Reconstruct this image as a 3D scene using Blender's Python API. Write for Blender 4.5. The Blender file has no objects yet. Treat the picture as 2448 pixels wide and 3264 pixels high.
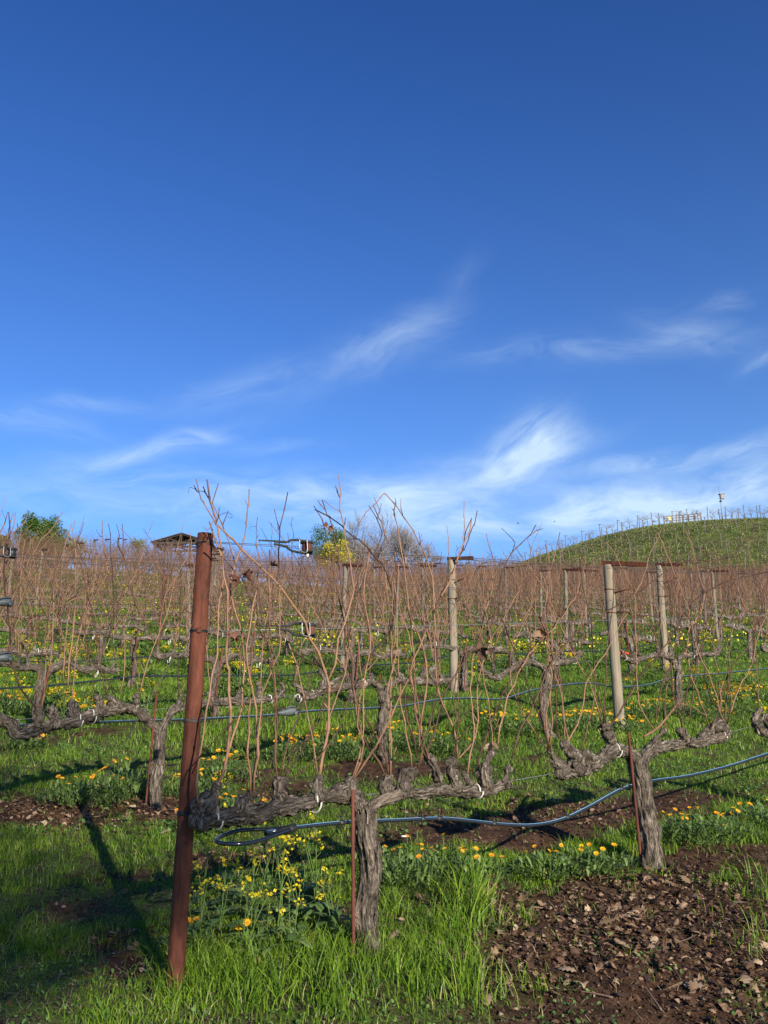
import bpy, math, random
import numpy as np
from mathutils import Vector, Matrix, Quaternion
R = math.radians
S = bpy.context.scene
COL = S.collection
random.seed(7)
RNG = np.random.default_rng(7)

# ------------------------------------------------------------------ camera
ALPHA = R(9.8)                    # the vineyard climbs away from the viewer
PITCH = R(14.5)
CAMZ = 1.675
F = 2822.0                        # focal length in photo pixels (2448 wide)
cam_d = bpy.data.cameras.new('camera'); cam = bpy.data.objects.new('camera', cam_d); COL.objects.link(cam)
cam.location = (0, 0, CAMZ)
cam.rotation_euler = (math.pi/2 + PITCH, 0, 0)
cam_d.sensor_fit = 'HORIZONTAL'; cam_d.sensor_width = 36.0; cam_d.lens = 36.0*F/2448.0
cam_d.clip_start = 0.05; cam_d.clip_end = 6000
S.camera = cam
S.render.resolution_x = 768; S.render.resolution_y = 1024

# ------------------------------------------------------------------ sun, sky, exposure
SUN_EL = R(17.3)
SUN_H = np.array([0.43, -0.90]); SUN_H /= np.linalg.norm(SUN_H)
SUNV = np.array([SUN_H[0]*math.cos(SUN_EL), SUN_H[1]*math.cos(SUN_EL), math.sin(SUN_EL)])
sl = bpy.data.lights.new('sun', 'SUN'); sl.energy = 5.0; sl.angle = R(0.5); sl.color = (1.0, 0.925, 0.80)
so = bpy.data.objects.new('sun', sl); COL.objects.link(so)
so.rotation_euler = Vector(SUNV).to_track_quat('Z', 'Y').to_euler()
S.view_settings.view_transform = 'Standard'; S.view_settings.look = 'None'
S.view_settings.exposure = 0.62; S.view_settings.gamma = 1.0

def build_world():
    w = bpy.data.worlds.new('World'); S.world = w; w.use_nodes = True
    nt = w.node_tree; nt.nodes.clear()
    N = nt.nodes.new; L = nt.links.new
    out = N('ShaderNodeOutputWorld'); bg = N('ShaderNodeBackground')
    sky = N('ShaderNodeTexSky'); sky.sky_type = 'NISHITA'; sky.sun_disc = False
    sky.sun_elevation = SUN_EL
    sky.sun_rotation = math.atan2(SUN_H[0], SUN_H[1])
    sky.altitude = 300; sky.air_density = 1.0; sky.dust_density = 0.25; sky.ozone_density = 3.2
    hsv = N('ShaderNodeHueSaturation'); hsv.inputs['Saturation'].default_value = SKY_SAT; hsv.inputs['Value'].default_value = 1.0
    L(sky.outputs[0], hsv.inputs['Color'])
    gam = N('ShaderNodeGamma'); gam.inputs[1].default_value = SKY_GAM; L(hsv.outputs[0], gam.inputs[0])
    tint = N('ShaderNodeMix'); tint.data_type = 'RGBA'; tint.blend_type = 'MULTIPLY'; tint.inputs[0].default_value = 1
    L(gam.outputs[0], tint.inputs[6]); tint.inputs[7].default_value = SKY_TINT
    # thin cirrus, laid out over the direction of view: u = x/y (east), v = z/y (up)
    tc = N('ShaderNodeTexCoord'); sep = N('ShaderNodeSeparateXYZ'); L(tc.outputs['Generated'], sep.inputs[0])
    def M(op, a, b=None, c=None, clamp=False):
        m = N('ShaderNodeMath'); m.operation = op; m.use_clamp = clamp
        for i, v in enumerate((a, b, c)):
            if v is None: continue
            if isinstance(v, (int, float)): m.inputs[i].default_value = v
            else: L(v, m.inputs[i])
        return m.outputs[0]
    ay = M('MAXIMUM', sep.outputs[1], 0.02)
    u = M('DIVIDE', sep.outputs[0], ay); v = M('DIVIDE', sep.outputs[2], ay)
    uv = N('ShaderNodeCombineXYZ'); L(u, uv.inputs[0]); L(v, uv.inputs[1])
    def px_uv(x, y):                         # displayed at 1659 wide
        x *= 1.4756; y *= 1.4756
        dx, dz = (x-1224)/F, (1632-y)/F
        Y = math.cos(PITCH) - dz*math.sin(PITCH); Z = math.sin(PITCH) + dz*math.cos(PITCH)
        return dx/Y, Z/Y
    total = None
    wn = N('ShaderNodeTexNoise'); wn.inputs['Scale'].default_value = 5.0; wn.inputs['Detail'].default_value = 3
    L(uv.outputs[0], wn.inputs['Vector'])
    wsub = N('ShaderNodeVectorMath'); wsub.operation = 'SUBTRACT'; L(wn.outputs['Color'], wsub.inputs[0]); wsub.inputs[1].default_value = (.5, .5, .5)
    wsc = N('ShaderNodeVectorMath'); wsc.operation = 'SCALE'; L(wsub.outputs[0], wsc.inputs[0]); wsc.inputs['Scale'].default_value = 0.06
    wadd = N('ShaderNodeVectorMath'); wadd.operation = 'ADD'; L(uv.outputs[0], wadd.inputs[0]); L(wsc.outputs[0], wadd.inputs[1])
    #        cx    cy   len  wid  ang  strength
    CL = [(800, 765, 130, 40, 28, .22), (890, 712, 90, 34, 26, .20), (1290, 740, 300, 26, 5, .20), (1490, 712, 110, 30, -14, .20), (1560, 650, 60, 20, 10, .16),
          (1000, 600, 60, 22, 62, .08), (520, 840, 170, 40, 10, .16),
          (1135, 962, 85, 50, 36, .80), (1060, 1012, 170, 34, 18, .60), (760, 1060, 240, 34, 0, .42), (900, 1040, 180, 36, 8, .30),
          (330, 975, 160, 20, 16, .40), (440, 942, 50, 14, -6, .36), (200, 1005, 120, 22, 6, .24), (200, 870, 110, 16, -6, .26), (70, 905, 160, 26, -14, .24),
          (1480, 985, 240, 22, 8, .50), (1640, 775, 40, 16, 28, .26),
          (1350, 1095, 420, 44, 3, .66), (1600, 1045, 260, 46, 10, .55), (1150, 1130, 420, 42, 0, .60), (560, 965, 120, 14, 5, .15),
          (500, 1085, 400, 50, 0, .24), (200, 1080, 380, 50, 0, .16)]
    for (cx, cy, ln, wd, an, st) in CL:
        cu, cv = px_uv(cx, cy); eu, ev = px_uv(cx+ln*math.cos(R(an)), cy-ln*math.sin(R(an)))
        a = math.atan2(ev-cv, eu-cu); l = math.hypot(eu-cu, ev-cv)
        hu, hv = px_uv(cx, cy-wd); wdt = abs(hv-cv)
        mp = N('ShaderNodeMapping'); mp.vector_type = 'TEXTURE'
        mp.inputs['Location'].default_value = (cu, cv, 0); mp.inputs['Rotation'].default_value = (0, 0, a)
        mp.inputs['Scale'].default_value = (l, wdt, 1)
        L(wadd.outputs[0], mp.inputs[0])
        g = N('ShaderNodeVectorMath'); g.operation = 'DOT_PRODUCT'; L(mp.outputs[0], g.inputs[0]); L(mp.outputs[0], g.inputs[1])
        e = M('MULTIPLY', M('POWER', 2.718, M('MULTIPLY', g.outputs['Value'], -0.9)), st)
        nz = N('ShaderNodeTexNoise'); nz.inputs['Detail'].default_value = 7; nz.inputs['Roughness'].default_value = .62
        nz.inputs['Distortion'].default_value = .8
        mp2 = N('ShaderNodeMapping'); mp2.vector_type = 'TEXTURE'; mp2.inputs['Rotation'].default_value = (0, 0, a)
        mp2.inputs['Scale'].default_value = (.10, .034, 1); L(wadd.outputs[0], mp2.inputs[0]); L(mp2.outputs[0], nz.inputs['Vector'])
        nz.inputs['Scale'].default_value = 1.0
        k = N('ShaderNodeMapRange'); L(nz.outputs[0], k.inputs[0]); k.inputs[1].default_value = .36; k.inputs[2].default_value = .66
        k.inputs[3].default_value = .22; k.inputs[4].default_value = 1.30
        e = M('MULTIPLY', e, k.outputs[0])
        total = e if total is None else M('ADD', total, e)
    total = M('MULTIPLY', total, M('GREATER_THAN', sep.outputs[1], 0.05))
    total = M('ADD', total, 0.0, clamp=True)
    hz = M('MULTIPLY', M('POWER', 2.718, M('MULTIPLY', M('MAXIMUM', sep.outputs[2], 0), -5.2)), 1.12, clamp=True)
    hm = N('ShaderNodeMix'); hm.data_type = 'RGBA'; L(hz, hm.inputs[0]); L(tint.outputs[2], hm.inputs[6]); hm.inputs[7].default_value = (3.6, 6.2, 8.8, 1)
    mix = N('ShaderNodeMix'); mix.data_type = 'RGBA'
    L(M('MULTIPLY', total, .74), mix.inputs[0]); L(hm.outputs[2], mix.inputs[6]); mix.inputs[7].default_value = CLOUD_COL
    L(mix.outputs[2], bg.inputs[0]); bg.inputs[1].default_value = SKY_STR
    L(bg.outputs[0], out.inputs[0])
SKY_SAT, SKY_GAM, SKY_TINT, SKY_STR = 1.10, 1.24, (.33, .63, 1.03, 1), 0.078
CLOUD_COL = (6.6, 8.2, 9.4, 1)
build_world()

# ------------------------------------------------------------------ pixel helpers (photo pixels -> directions in the place)
def ray(px, py):
    dx, dz = (px-1224)/F, (1632-py)/F
    c, s = math.cos(PITCH), math.sin(PITCH)
    return np.array([dx, c - dz*s, s + dz*c])
def proj(x, y, z):
    z = z - CAMZ; c, s = math.cos(PITCH), math.sin(PITCH)
    d = np.maximum(y*c + z*s, 1e-3); up = -y*s + z*c
    return 1224 + F*x/d, 1632 - F*up/d

# ------------------------------------------------------------------ noise
def _h(ix, iy, iz=0):
    n = (np.asarray(ix, np.int64)*374761393 + np.asarray(iy, np.int64)*668265263 + np.asarray(iz, np.int64)*2147483647) & 0xffffffff
    n = ((n ^ (n >> 13))*1274126177) & 0xffffffff
    return ((n ^ (n >> 16)) & 0xffffff)/float(0xffffff)
def vn2(x, y):
    ix, iy = np.floor(x), np.floor(y); fx, fy = x-ix, y-iy
    fx = fx*fx*(3-2*fx); fy = fy*fy*(3-2*fy)
    a, b, c, d = _h(ix, iy), _h(ix+1, iy), _h(ix, iy+1), _h(ix+1, iy+1)
    return (a*(1-fx)+b*fx)*(1-fy) + (c*(1-fx)+d*fx)*fy
def vn3(x, y, z):
    iz = np.floor(z); fz = z-iz; fz = fz*fz*(3-2*fz)
    o = iz*57.0
    return vn2(x+o*1.37, y+o*2.11)*(1-fz) + vn2(x+(o+57)*1.37, y+(o+57)*2.11)*fz
def fbm(x, y, o=4):
    s = 0; a = .5
    for i in range(o): s = s + a*vn2(x*2**i+17*i, y*2**i-9*i); a *= .5
    return s
def sst(a, b, x):
    t = np.clip((x-a)/(b-a), 0, 1); return t*t*(3-2*t)

# ------------------------------------------------------------------ terrain
TA = math.tan(ALPHA)
PHI = R(38.5)
RD = np.array([math.cos(PHI), math.sin(PHI)]); RN = np.array([-RD[1], RD[0]])   # along and across the rows
_SKY = [(1200,1830),(1500,1815),(1640,1797),(1711,1768),(1819,1734),(1901,1707),(1948,1692),(2030,1674),(2114,1660),(2249,1648),(2448,1640),(2700,1640),(3300,1660)]
HX = [-20, 0, 10, 16, 20, 25, 31, 38, 45, 52, 70, 110]
HZ = [-1, -.3, 1.0, 3.5, 5.1, 7.0, 9.0, 10.5, 11.2, 11.5, 11.6, 10.5]
HX2 = HZ2 = None
def h_smooth(x, y):
    x = np.asarray(x, float); y = np.asarray(y, float)
    n = x*RN[0] + y*RN[1]
    z = y*TA
    z = np.where(y > 132, 132*TA + (y-132)*-0.03, z)
    z = np.where(y < -45, -45*TA, z)
    z = z + .16*sst(7.2, 10.2, n) + (1.25 + 1.15*sst(0, -19, x))*sst(12, 50, n)
    z = z - np.clip((n-49)*.09, 0, 5)*(1-sst(5, 25, x-(y-80)*.0))
    hill = (np.interp(x, HX2, HZ2) if HX2 is not None else 0*x)*sst(78, 124, y)*(1-sst(126, 260, y)*.8)
    return z + hill
_a = []
for _px, _py in _SKY:
    _r = ray(_px, _py); _t = 122/_r[1]; _a.append((_r[0]*_t, CAMZ+_r[2]*_t-.45-float(h_smooth(_r[0]*_t, 122.0))))
HX2 = [-30]+[q[0] for q in _a]; HZ2 = [-2]+[q[1] for q in _a]
def h(x, y):
    x = np.asarray(x, float); y = np.asarray(y, float)
    b = (fbm(x*1.1, y*1.1)-.47)*.10 + (fbm(x*5+9, y*5, 3)-.44)*.035
    return h_smooth(x, y) + b*np.clip((70-y)/40, .3, 1) + (fbm(x*.16, y*.16, 4)-.46)*1.3*sst(84, 100, y)*(1-sst(112, 122, y)*.9)
def ground_px(px, py, fn=h):
    d = ray(px, py); t = 1.0
    for i in range(4000):
        p = d*t
        if CAMZ + p[2] < fn(p[0], p[1]): break
        t += .05 if t < 30 else .3
    a, b = t-.3, t
    for i in range(30):
        m = (a+b)/2; p = d*m
        if CAMZ + p[2] < fn(p[0], p[1]): b = m
        else: a = m
    p = d*b
    return np.array([p[0], p[1], float(fn(p[0], p[1]))])
def g3(x, y, dz=0.0): return np.array([x, y, float(h(x, y))+dz])

SOIL = [(2060, 3010, 560, 270, 1.0), (1950, 3230, 520, 150, 1.0), (1560, 2655, 420, 62, 1.0), (1900, 2600, 330, 55, 1.0), (2180, 2545, 230, 40, .8),
        (130, 2590, 330, 52, .95), (480, 2580, 130, 40, .9), (780, 2745, 230, 48, .8), (400, 3080, 110, 60, .6), (1230, 2455, 260, 36, .95),
        (200, 2890, 200, 50, .5), (2330, 2760, 260, 80, .9), (1560, 2860, 150, 90, .8), (1050, 2900, 120, 90, .6), (870, 2500, 150, 60, .7),
        (1750, 2430, 120, 26, .5), (430, 2790, 160, 40, .35), (330, 2990, 120, 40, .5), (80, 3180, 160, 60, .35), (2380, 2420, 120, 20, .3)]
def soil(x, y):
    x = np.asarray(x, float); y = np.asarray(y, float)
    px, py = proj(x, y, h_smooth(x, y))
    s = np.zeros_like(px)
    for cx, cy, rx, ry, w in SOIL:
        g = w*np.exp(-(((px-cx)/rx)**2+((py-cy)/ry)**2)**1.5*.9)
        s = np.maximum(s, g)
    s = np.where((y < 2.0), .5, s)
    n = x*RN[0]+y*RN[1]
    for k in range(2, 15):
        s = np.maximum(s, .45*np.exp(-((n-(N0+DN*k)+.1)/.28)**2))
    return np.clip(sst(.22, .72, s + (fbm(x*3.3, y*3.3)-.47)*1.1 + (fbm(x*13, y*13, 2)-.37)*.5), 0, 1)
N0, DN = 3.18, 3.12

# ------------------------------------------------------------------ object bookkeeping
def setp(o, label=None, cat=None, group=None, kind=None):
    if label: o['label'] = label
    if cat: o['category'] = cat
    if group: o['group'] = group
    if kind: o['kind'] = kind
    return o
def empty(name, loc, label, cat, group=None):
    o = bpy.data.objects.new(name, None); COL.objects.link(o); o.location = tuple(loc); o.empty_display_size = .1
    o['_w'] = list(map(float, loc)); return setp(o, label, cat, group)
def copy_tree(o, parent=None, depth=0):
    c = o.copy(); COL.objects.link(c)
    if parent is not None: c.parent = parent
    for ch in list(o.children):
        if depth < 2: copy_tree(ch, c, depth+1)
    return c

class MB:
    def __init__(s): s.v = []; s.t = []; s.q = []; s.f = []; s.m4 = []; s.m3 = []; s.n = 0; s.mat = 0; s.r = []
    def add(s, verts, quads=None, tris=None, tc=None, rnd=None):
        verts = np.asarray(verts, float).reshape(-1, 3); k = len(verts)
        s.v.append(verts); s.t.append(np.asarray(tc, float).reshape(-1, 3) if tc is not None else verts.copy())
        s.r.append(np.full(k, random.random()) if rnd is None else np.broadcast_to(np.asarray(rnd, float), (k,)))
        if quads is not None and len(quads):
            q = np.asarray(quads, np.int64).reshape(-1, 4)+s.n; s.q.append(q); s.m4.append(np.full(len(q), s.mat))
        if tris is not None and len(tris):
            t = np.asarray(tris, np.int64).reshape(-1, 3)+s.n; s.f.append(t); s.m3.append(np.full(len(t), s.mat))
        s.n += k
    def tube(s, pts, rad, sides=8, rough=0.0, rfreq=1.0, cap=True, ell=None, rnd=None, zf=9, kf=1.0):
        P = np.asarray(pts, float); n = len(P); rad = np.broadcast_to(np.asarray(rad, float), (n,))
        T = np.gradient(P, axis=0); T /= np.linalg.norm(T, axis=1)[:, None]+1e-12
        up = np.array([0, 0, 1.]) if abs(T[0][2]) < .9 else np.array([1., 0, 0])
        u = np.cross(T[0], up); u /= np.linalg.norm(u); U = [u]
        for i in range(1, n):
            u = u - T[i]*np.dot(u, T[i]); u /= np.linalg.norm(u)+1e-12; U.append(u)
        U = np.array(U); W = np.cross(T, U)
        ph = np.arange(sides)/sides*2*math.pi; c, sn = np.cos(ph), np.sin(ph)
        ln = np.concatenate([[0], np.cumsum(np.linalg.norm(np.diff(P, axis=0), axis=1))])
        o = random.random()*100
        rr = rad[:, None]*np.ones((n, sides))
        if rough > 0:
            A = c[None, :]*2.6*rfreq+o; B = sn[None, :]*2.6*rfreq+o; Z = ln[:, None]*zf+o
            nz = vn3(A+0*Z, B+0*Z, Z)-.5
            nz2 = vn3(A*2.6+0*Z, B*2.6+0*Z, Z*1.1+7)-.5
            nz3 = vn3(A*.5+0*Z, B*.5+0*Z, Z*2.2+3)-.5
            if rough > .3:
                nz4 = vn3(A*6.5+0*Z, B*6.5+0*Z, Z*1.6+11)-.5; nz2 = nz2+1.5*nz4
            rr = rr*(1+rough*(1.0*nz+.9*nz2+1.1*nz3))
        V = P[:, None, :] + U[:, None, :]*(c[None, :]*rr)[..., None] + W[:, None, :]*(sn[None, :]*rr)[..., None]
        tc = np.stack([c[None, :]*rad[:, None]+o, sn[None, :]*rad[:, None]+o, np.repeat(ln[:, None], sides, 1)+o], -1)
        i = np.arange(n-1)[:, None]*sides; j = np.arange(sides)[None, :]; j2 = (j+1) % sides
        q = np.stack([i+j, i+j2, i+sides+j2, i+sides+j], -1).reshape(-1, 4)
        V = V.reshape(-1, 3); tc = tc.reshape(-1, 3); tris = []
        if cap:
            V = np.vstack([V, P[0], P[-1]]); tc = np.vstack([tc, tc[0], tc[n*sides-1]])
            a, b = n*sides, n*sides+1
            jj = np.arange(sides); tris = np.vstack([np.stack([np.full(sides, a), (jj+1) % sides, jj], -1),
                np.stack([np.full(sides, b), (n-1)*sides+jj, (n-1)*sides+(jj+1) % sides], -1)])
        s.add(V, q, tris, tc, rnd)
    def box(s, c, size, rot=None, rnd=None, bev=0):
        hx, hy, hz = [a/2 for a in size]
        v = np.array([[x, y, z] for x in (-hx, hx) for y in (-hy, hy) for z in (-hz, hz)])
        q = [[0, 1, 3, 2], [4, 6, 7, 5], [0, 4, 5, 1], [2, 3, 7, 6], [0, 2, 6, 4], [1, 5, 7, 3]]
        if rot is not None: v = v @ np.array(rot.to_3x3()).T
        s.add(v+np.asarray(c, float), q, None, None, rnd)
    def mesh(s, name, mats, origin=(0, 0, 0), smooth=True):
        me = bpy.data.meshes.new(name)
        V = np.vstack(s.v)-np.asarray(origin, float); T = np.vstack(s.t); Rn = np.concatenate(s.r)
        Q = np.vstack(s.q) if s.q else np.zeros((0, 4), int); Tt = np.vstack(s.f) if s.f else np.zeros((0, 3), int)
        me.vertices.add(len(V)); me.vertices.foreach_set('co', V.ravel())
        nl = Q.size+Tt.size; me.loops.add(nl); me.loops.foreach_set('vertex_index', np.concatenate([Q.ravel(), Tt.ravel()]).astype(np.int32))
        npoly = len(Q)+len(Tt); me.polygons.add(npoly)
        ls = np.concatenate([np.arange(len(Q))*4, len(Q)*4+np.arange(len(Tt))*3]).astype(np.int32)
        me.polygons.foreach_set('loop_start', ls)
        mi = np.concatenate(s.m4+s.m3) if (s.m4 or s.m3) else np.zeros(0)
        me.polygons.foreach_set('material_index', mi.astype(np.int32))
        me.polygons.foreach_set('use_smooth', np.full(npoly, smooth))
        a = me.attributes.new('tc', 'FLOAT_VECTOR', 'POINT'); a.data.foreach_set('vector', T.astype(np.float32).ravel())
        a = me.attributes.new('rnd', 'FLOAT', 'POINT'); a.data.foreach_set('value', Rn.astype(np.float32))
        for m in (mats if isinstance(mats, (list, tuple)) else [mats]): me.materials.append(m)
        me.update(calc_edges=True); me.validate(verbose=False)
        return me
    def build(s, name, mats, parent=None, smooth=True, loc=None):
        """verts are in world space (or in the parent's space when the parent sits at the origin)"""
        org = np.array(parent['_w']) if (parent is not None and '_w' in parent) else np.zeros(3)
        if parent is None and loc is not None: org = np.asarray(loc, float)
        o = bpy.data.objects.new(name, s.mesh(name, mats, org, smooth)); COL.objects.link(o)
        o['_w'] = [float(a) for a in org]
        if parent is not None: o.parent = parent
        elif loc is not None: o.location = tuple(org)
        return o

# ------------------------------------------------------------------ materials
def mat(name, fn, **k):
    m = bpy.data.materials.new(name); m.use_nodes = True; nt = m.node_tree
    b = nt.nodes['Principled BSDF']; fn(nt, b, **k); return m
def attr(nt, name):
    a = nt.nodes.new('ShaderNodeAttribute'); a.attribute_name = name; return a
def ramp(nt, src, stops):
    r = nt.nodes.new('ShaderNodeValToRGB'); cr = r.color_ramp
    while len(cr.elements) < len(stops): cr.elements.new(.5)
    for e, (p, c) in zip(cr.elements, stops): e.position = p; e.color = (*c, 1)
    nt.links.new(src, r.inputs[0]); return r.outputs[0]
def noise(nt, vec, scale, detail=5, rough=.6, stretch=None):
    n = nt.nodes.new('ShaderNodeTexNoise'); n.inputs['Scale'].default_value = scale; n.inputs['Detail'].default_value = detail
    n.inputs['Roughness'].default_value = rough
    if stretch is not None:
        mp = nt.nodes.new('ShaderNodeMapping'); mp.inputs['Scale'].default_value = stretch; nt.links.new(vec, mp.inputs[0]); vec = mp.outputs[0]
    nt.links.new(vec, n.inputs['Vector']); return n.outputs[0]
def mixc(nt, f, a, b, mode='MIX'):
    m = nt.nodes.new('ShaderNodeMix'); m.data_type = 'RGBA'; m.blend_type = mode
    for i, x in ((0, f), (6, a), (7, b)):
        if isinstance(x, (int, float)): m.inputs[i].default_value = x
        elif isinstance(x, tuple): m.inputs[i].default_value = (*x, 1)
        else: nt.links.new(x, m.inputs[i])
    return m.outputs[2]
def bump(nt, b, hgt, strength, dist):
    n = nt.nodes.new('ShaderNodeBump'); n.inputs['Strength'].default_value = strength; n.inputs['Distance'].default_value = dist
    nt.links.new(hgt, n.inputs['Height']); nt.links.new(n.outputs[0], b.inputs['Normal'])
def m_bark(nt, b, dark=(.020, .016, .013), mid=(.165, .130, .096), lite=(.52, .43, .33)):
    tc = attr(nt, 'tc').outputs['Vector']
    n1 = noise(nt, tc, 1, 7, .72, (95, 95, 14)); n2 = noise(nt, tc, 1, 6, .7, (60, 60, 34)); n3 = noise(nt, tc, 1, 2, .5, (8, 8, 5))
    c = ramp(nt, n1, [(.38, dark), (.50, mid), (.64, lite)])
    c2 = ramp(nt, n2, [(.40, tuple(x*.8 for x in dark)), (.58, tuple(x*1.15 for x in mid))])
    f = ramp(nt, n3, [(.36, (.25, .25, .25)), (.56, (1, 1, 1))])
    nt.links.new(mixc(nt, f, c2, c), b.inputs['Base Color']); b.inputs['Roughness'].default_value = .9
    b.inputs['Specular IOR Level'].default_value = .15
    h_ = nt.nodes.new('ShaderNodeMath'); h_.operation = 'ADD'; nt.links.new(n1, h_.inputs[0]); nt.links.new(n2, h_.inputs[1])
    bump(nt, b, h_.outputs[0], 1.0, .03)
def m_cane(nt, b, cols=((.026, .014, .009), (.100, .047, .027), (.27, .145, .082))):
    tc = attr(nt, 'tc').outputs['Vector']; r = attr(nt, 'rnd').outputs['Fac']
    n = noise(nt, tc, 1, 3, .6, (60, 60, 7))
    a = nt.nodes.new('ShaderNodeMath'); a.operation = 'MULTIPLY_ADD'; nt.links.new(r, a.inputs[0]); a.inputs[1].default_value = .66
    nt.links.new(n, a.inputs[2])
    c = ramp(nt, a.outputs[0], [(.42, cols[0]), (.76, cols[1]), (1.0, cols[2])])
    nt.links.new(c, b.inputs['Base Color']); b.inputs['Roughness'].default_value = .62; b.inputs['Specular IOR Level'].default_value = .3
def m_rust(nt, b, c1=(.040, .012, .007), c2=(.135, .042, .022)):
    tc = attr(nt, 'tc').outputs['Vector']; n = noise(nt, tc, 1, 8, .7, (40, 40, 18)); n2 = noise(nt, tc, 1, 4, .6, (160, 160, 160)); n4 = noise(nt, tc, 1, 3, .6, (30, 30, 2.2))
    c = ramp(nt, n, [(.3, c1), (.6, c2), (.8, tuple(x*1.25 for x in c2))])
    c = mixc(nt, .5, c, ramp(nt, n4, [(.35, tuple(x*.5 for x in c1)), (.65, tuple(x*1.5 for x in c2))]))
    nt.links.new(mixc(nt, .25, c, n2, 'OVERLAY'), b.inputs['Base Color']); b.inputs['Roughness'].default_value = .8
    b.inputs['Specular IOR Level'].default_value = .25; bump(nt, b, n2, .25, .002)
def m_wood(nt, b, c1=(.095, .075, .052), c2=(.34, .28, .195), k=1):
    tc = attr(nt, 'tc').outputs['Vector']; n = noise(nt, tc, 1, 6, .65, (75, 75, 2.2)); n2 = noise(nt, tc, 1, 3, .5, (14, 14, 4))
    c = ramp(nt, n, [(.28, c1), (.45, tuple((x+y)/2 for x, y in zip(c1, c2))), (.7, c2)])
    c = mixc(nt, .35, c, ramp(nt, n2, [(.3, c1), (.7, c2)])); nt.links.new(c, b.inputs['Base Color'])
    b.inputs['Roughness'].default_value = .85; b.inputs['Specular IOR Level'].default_value = .2; bump(nt, b, n, .6, .004)
def m_plain(nt, b, col=(.1, .1, .1), rough=.5, metal=0, spec=.5, var=.3, sc=60):
    tc = attr(nt, 'tc').outputs['Vector']; n = noise(nt, tc, sc, 4)
    c = ramp(nt, n, [(.3, tuple(x*(1-var) for x in col)), (.7, tuple(min(1, x*(1+var)) for x in col))])
    nt.links.new(c, b.inputs['Base Color']); b.inputs['Roughness'].default_value = rough; b.inputs['Metallic'].default_value = metal
    b.inputs['Specular IOR Level'].default_value = spec
def m_leaf(nt, b, stops=None, trans=.35, rough=.5, spec=.3, patch=None):
    r = attr(nt, 'rnd').outputs['Fac']; c = ramp(nt, r, stops)
    if patch:
        g = nt.nodes.new('ShaderNodeNewGeometry'); n = noise(nt, g.outputs['Position'], patch[0], 3)
        c = mixc(nt, ramp(nt, n, [(.42, (0, 0, 0)), (.62, (1, 1, 1))]), c, mixc(nt, 1.0, c, patch[1], 'MULTIPLY'))
    nt.links.new(c, b.inputs['Base Color']); b.inputs['Roughness'].default_value = rough; b.inputs['Specular IOR Level'].default_value = spec
    if trans > 0:
        t = nt.nodes.new('ShaderNodeBsdfTranslucent'); nt.links.new(c, t.inputs[0]); mx = nt.nodes.new('ShaderNodeMixShader')
        mx.inputs[0].default_value = trans; nt.links.new(b.outputs[0], mx.inputs[1]); nt.links.new(t.outputs[0], mx.inputs[2])
        nt.links.new(mx.outputs[0], nt.nodes['Material Output'].inputs[0])
def m_ground(nt, b):
    g = nt.nodes.new('ShaderNodeNewGeometry').outputs['Position']
    s = attr(nt, 'soil').outputs['Fac']; hl = attr(nt, 'hill').outputs['Fac']
    n1 = noise(nt, g, 9, 8, .7); n2 = noise(nt, g, 60, 6, .7); n3 = noise(nt, g, .9, 4, .6); n4 = noise(nt, g, .16, 5, .65); n5 = noise(nt, g, .85, 8, .8)
    so_ = ramp(nt, n1, [(.38, (.025, .011, .006)), (.5, (.074, .034, .017)), (.62, (.15, .076, .040))])
    so_ = mixc(nt, .4, so_, ramp(nt, n2, [(.3, (.016, .009, .006)), (.72, (.11, .07, .045))]))
    gr = ramp(nt, n2, [(.36, (.040, .070, .010)), (.52, (.095, .155, .020)), (.66, (.16, .22, .035))])
    gr = mixc(nt, ramp(nt, n3, [(.45, (0, 0, 0)), (.7, (1, 1, 1))]), gr, mixc(nt, .5, gr, (.08, .10, .02)))
    th = ramp(nt, n2, [(.38, (.018, .014, .008)), (.50, (.062, .048, .024)), (.62, (.16, .125, .065))])
    gr = mixc(nt, attr(nt, 'far').outputs['Fac'], mixc(nt, ramp(nt, n1, [(.42, (0, 0, 0)), (.60, (1, 1, 1))]), th, gr), gr)
    hg = ramp(nt, n5, [(.40, (.045, .055, .014)), (.48, (.100, .115, .030)), (.54, (.155, .155, .045)), (.62, (.26, .215, .085))])
    hg = mixc(nt, ramp(nt, n4, [(.38, (0, 0, 0)), (.66, (1, 1, 1))]), hg, mixc(nt, .35, hg, (.075, .15, .025)))
    gr = mixc(nt, hl, gr, hg)
    nt.links.new(mixc(nt, s, gr, so_), b.inputs['Base Color']); b.inputs['Roughness'].default_value = .95; b.inputs['Specular IOR Level'].default_value = .12
    ad = nt.nodes.new('ShaderNodeMath'); ad.operation = 'MULTIPLY_ADD'; nt.links.new(n2, ad.inputs[0]); ad.inputs[1].default_value = .4; nt.links.new(n1, ad.inputs[2])
    ad2 = nt.nodes.new('ShaderNodeMath'); ad2.operation = 'MULTIPLY_ADD'; nt.links.new(n5, ad2.inputs[0]); nt.links.new(hl, ad2.inputs[1]); nt.links.new(ad.outputs[0], ad2.inputs[2])
    ds = nt.nodes.new('ShaderNodeMath'); ds.operation = 'MULTIPLY_ADD'; nt.links.new(hl, ds.inputs[0]); ds.inputs[1].default_value = .30; ds.inputs[2].default_value = .035
    n = nt.nodes.new('ShaderNodeBump'); n.inputs['Strength'].default_value = .9; nt.links.new(ds.outputs[0], n.inputs['Distance'])
    nt.links.new(ad2.outputs[0], n.inputs['Height']); nt.links.new(n.outputs[0], b.inputs['Normal'])

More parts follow.
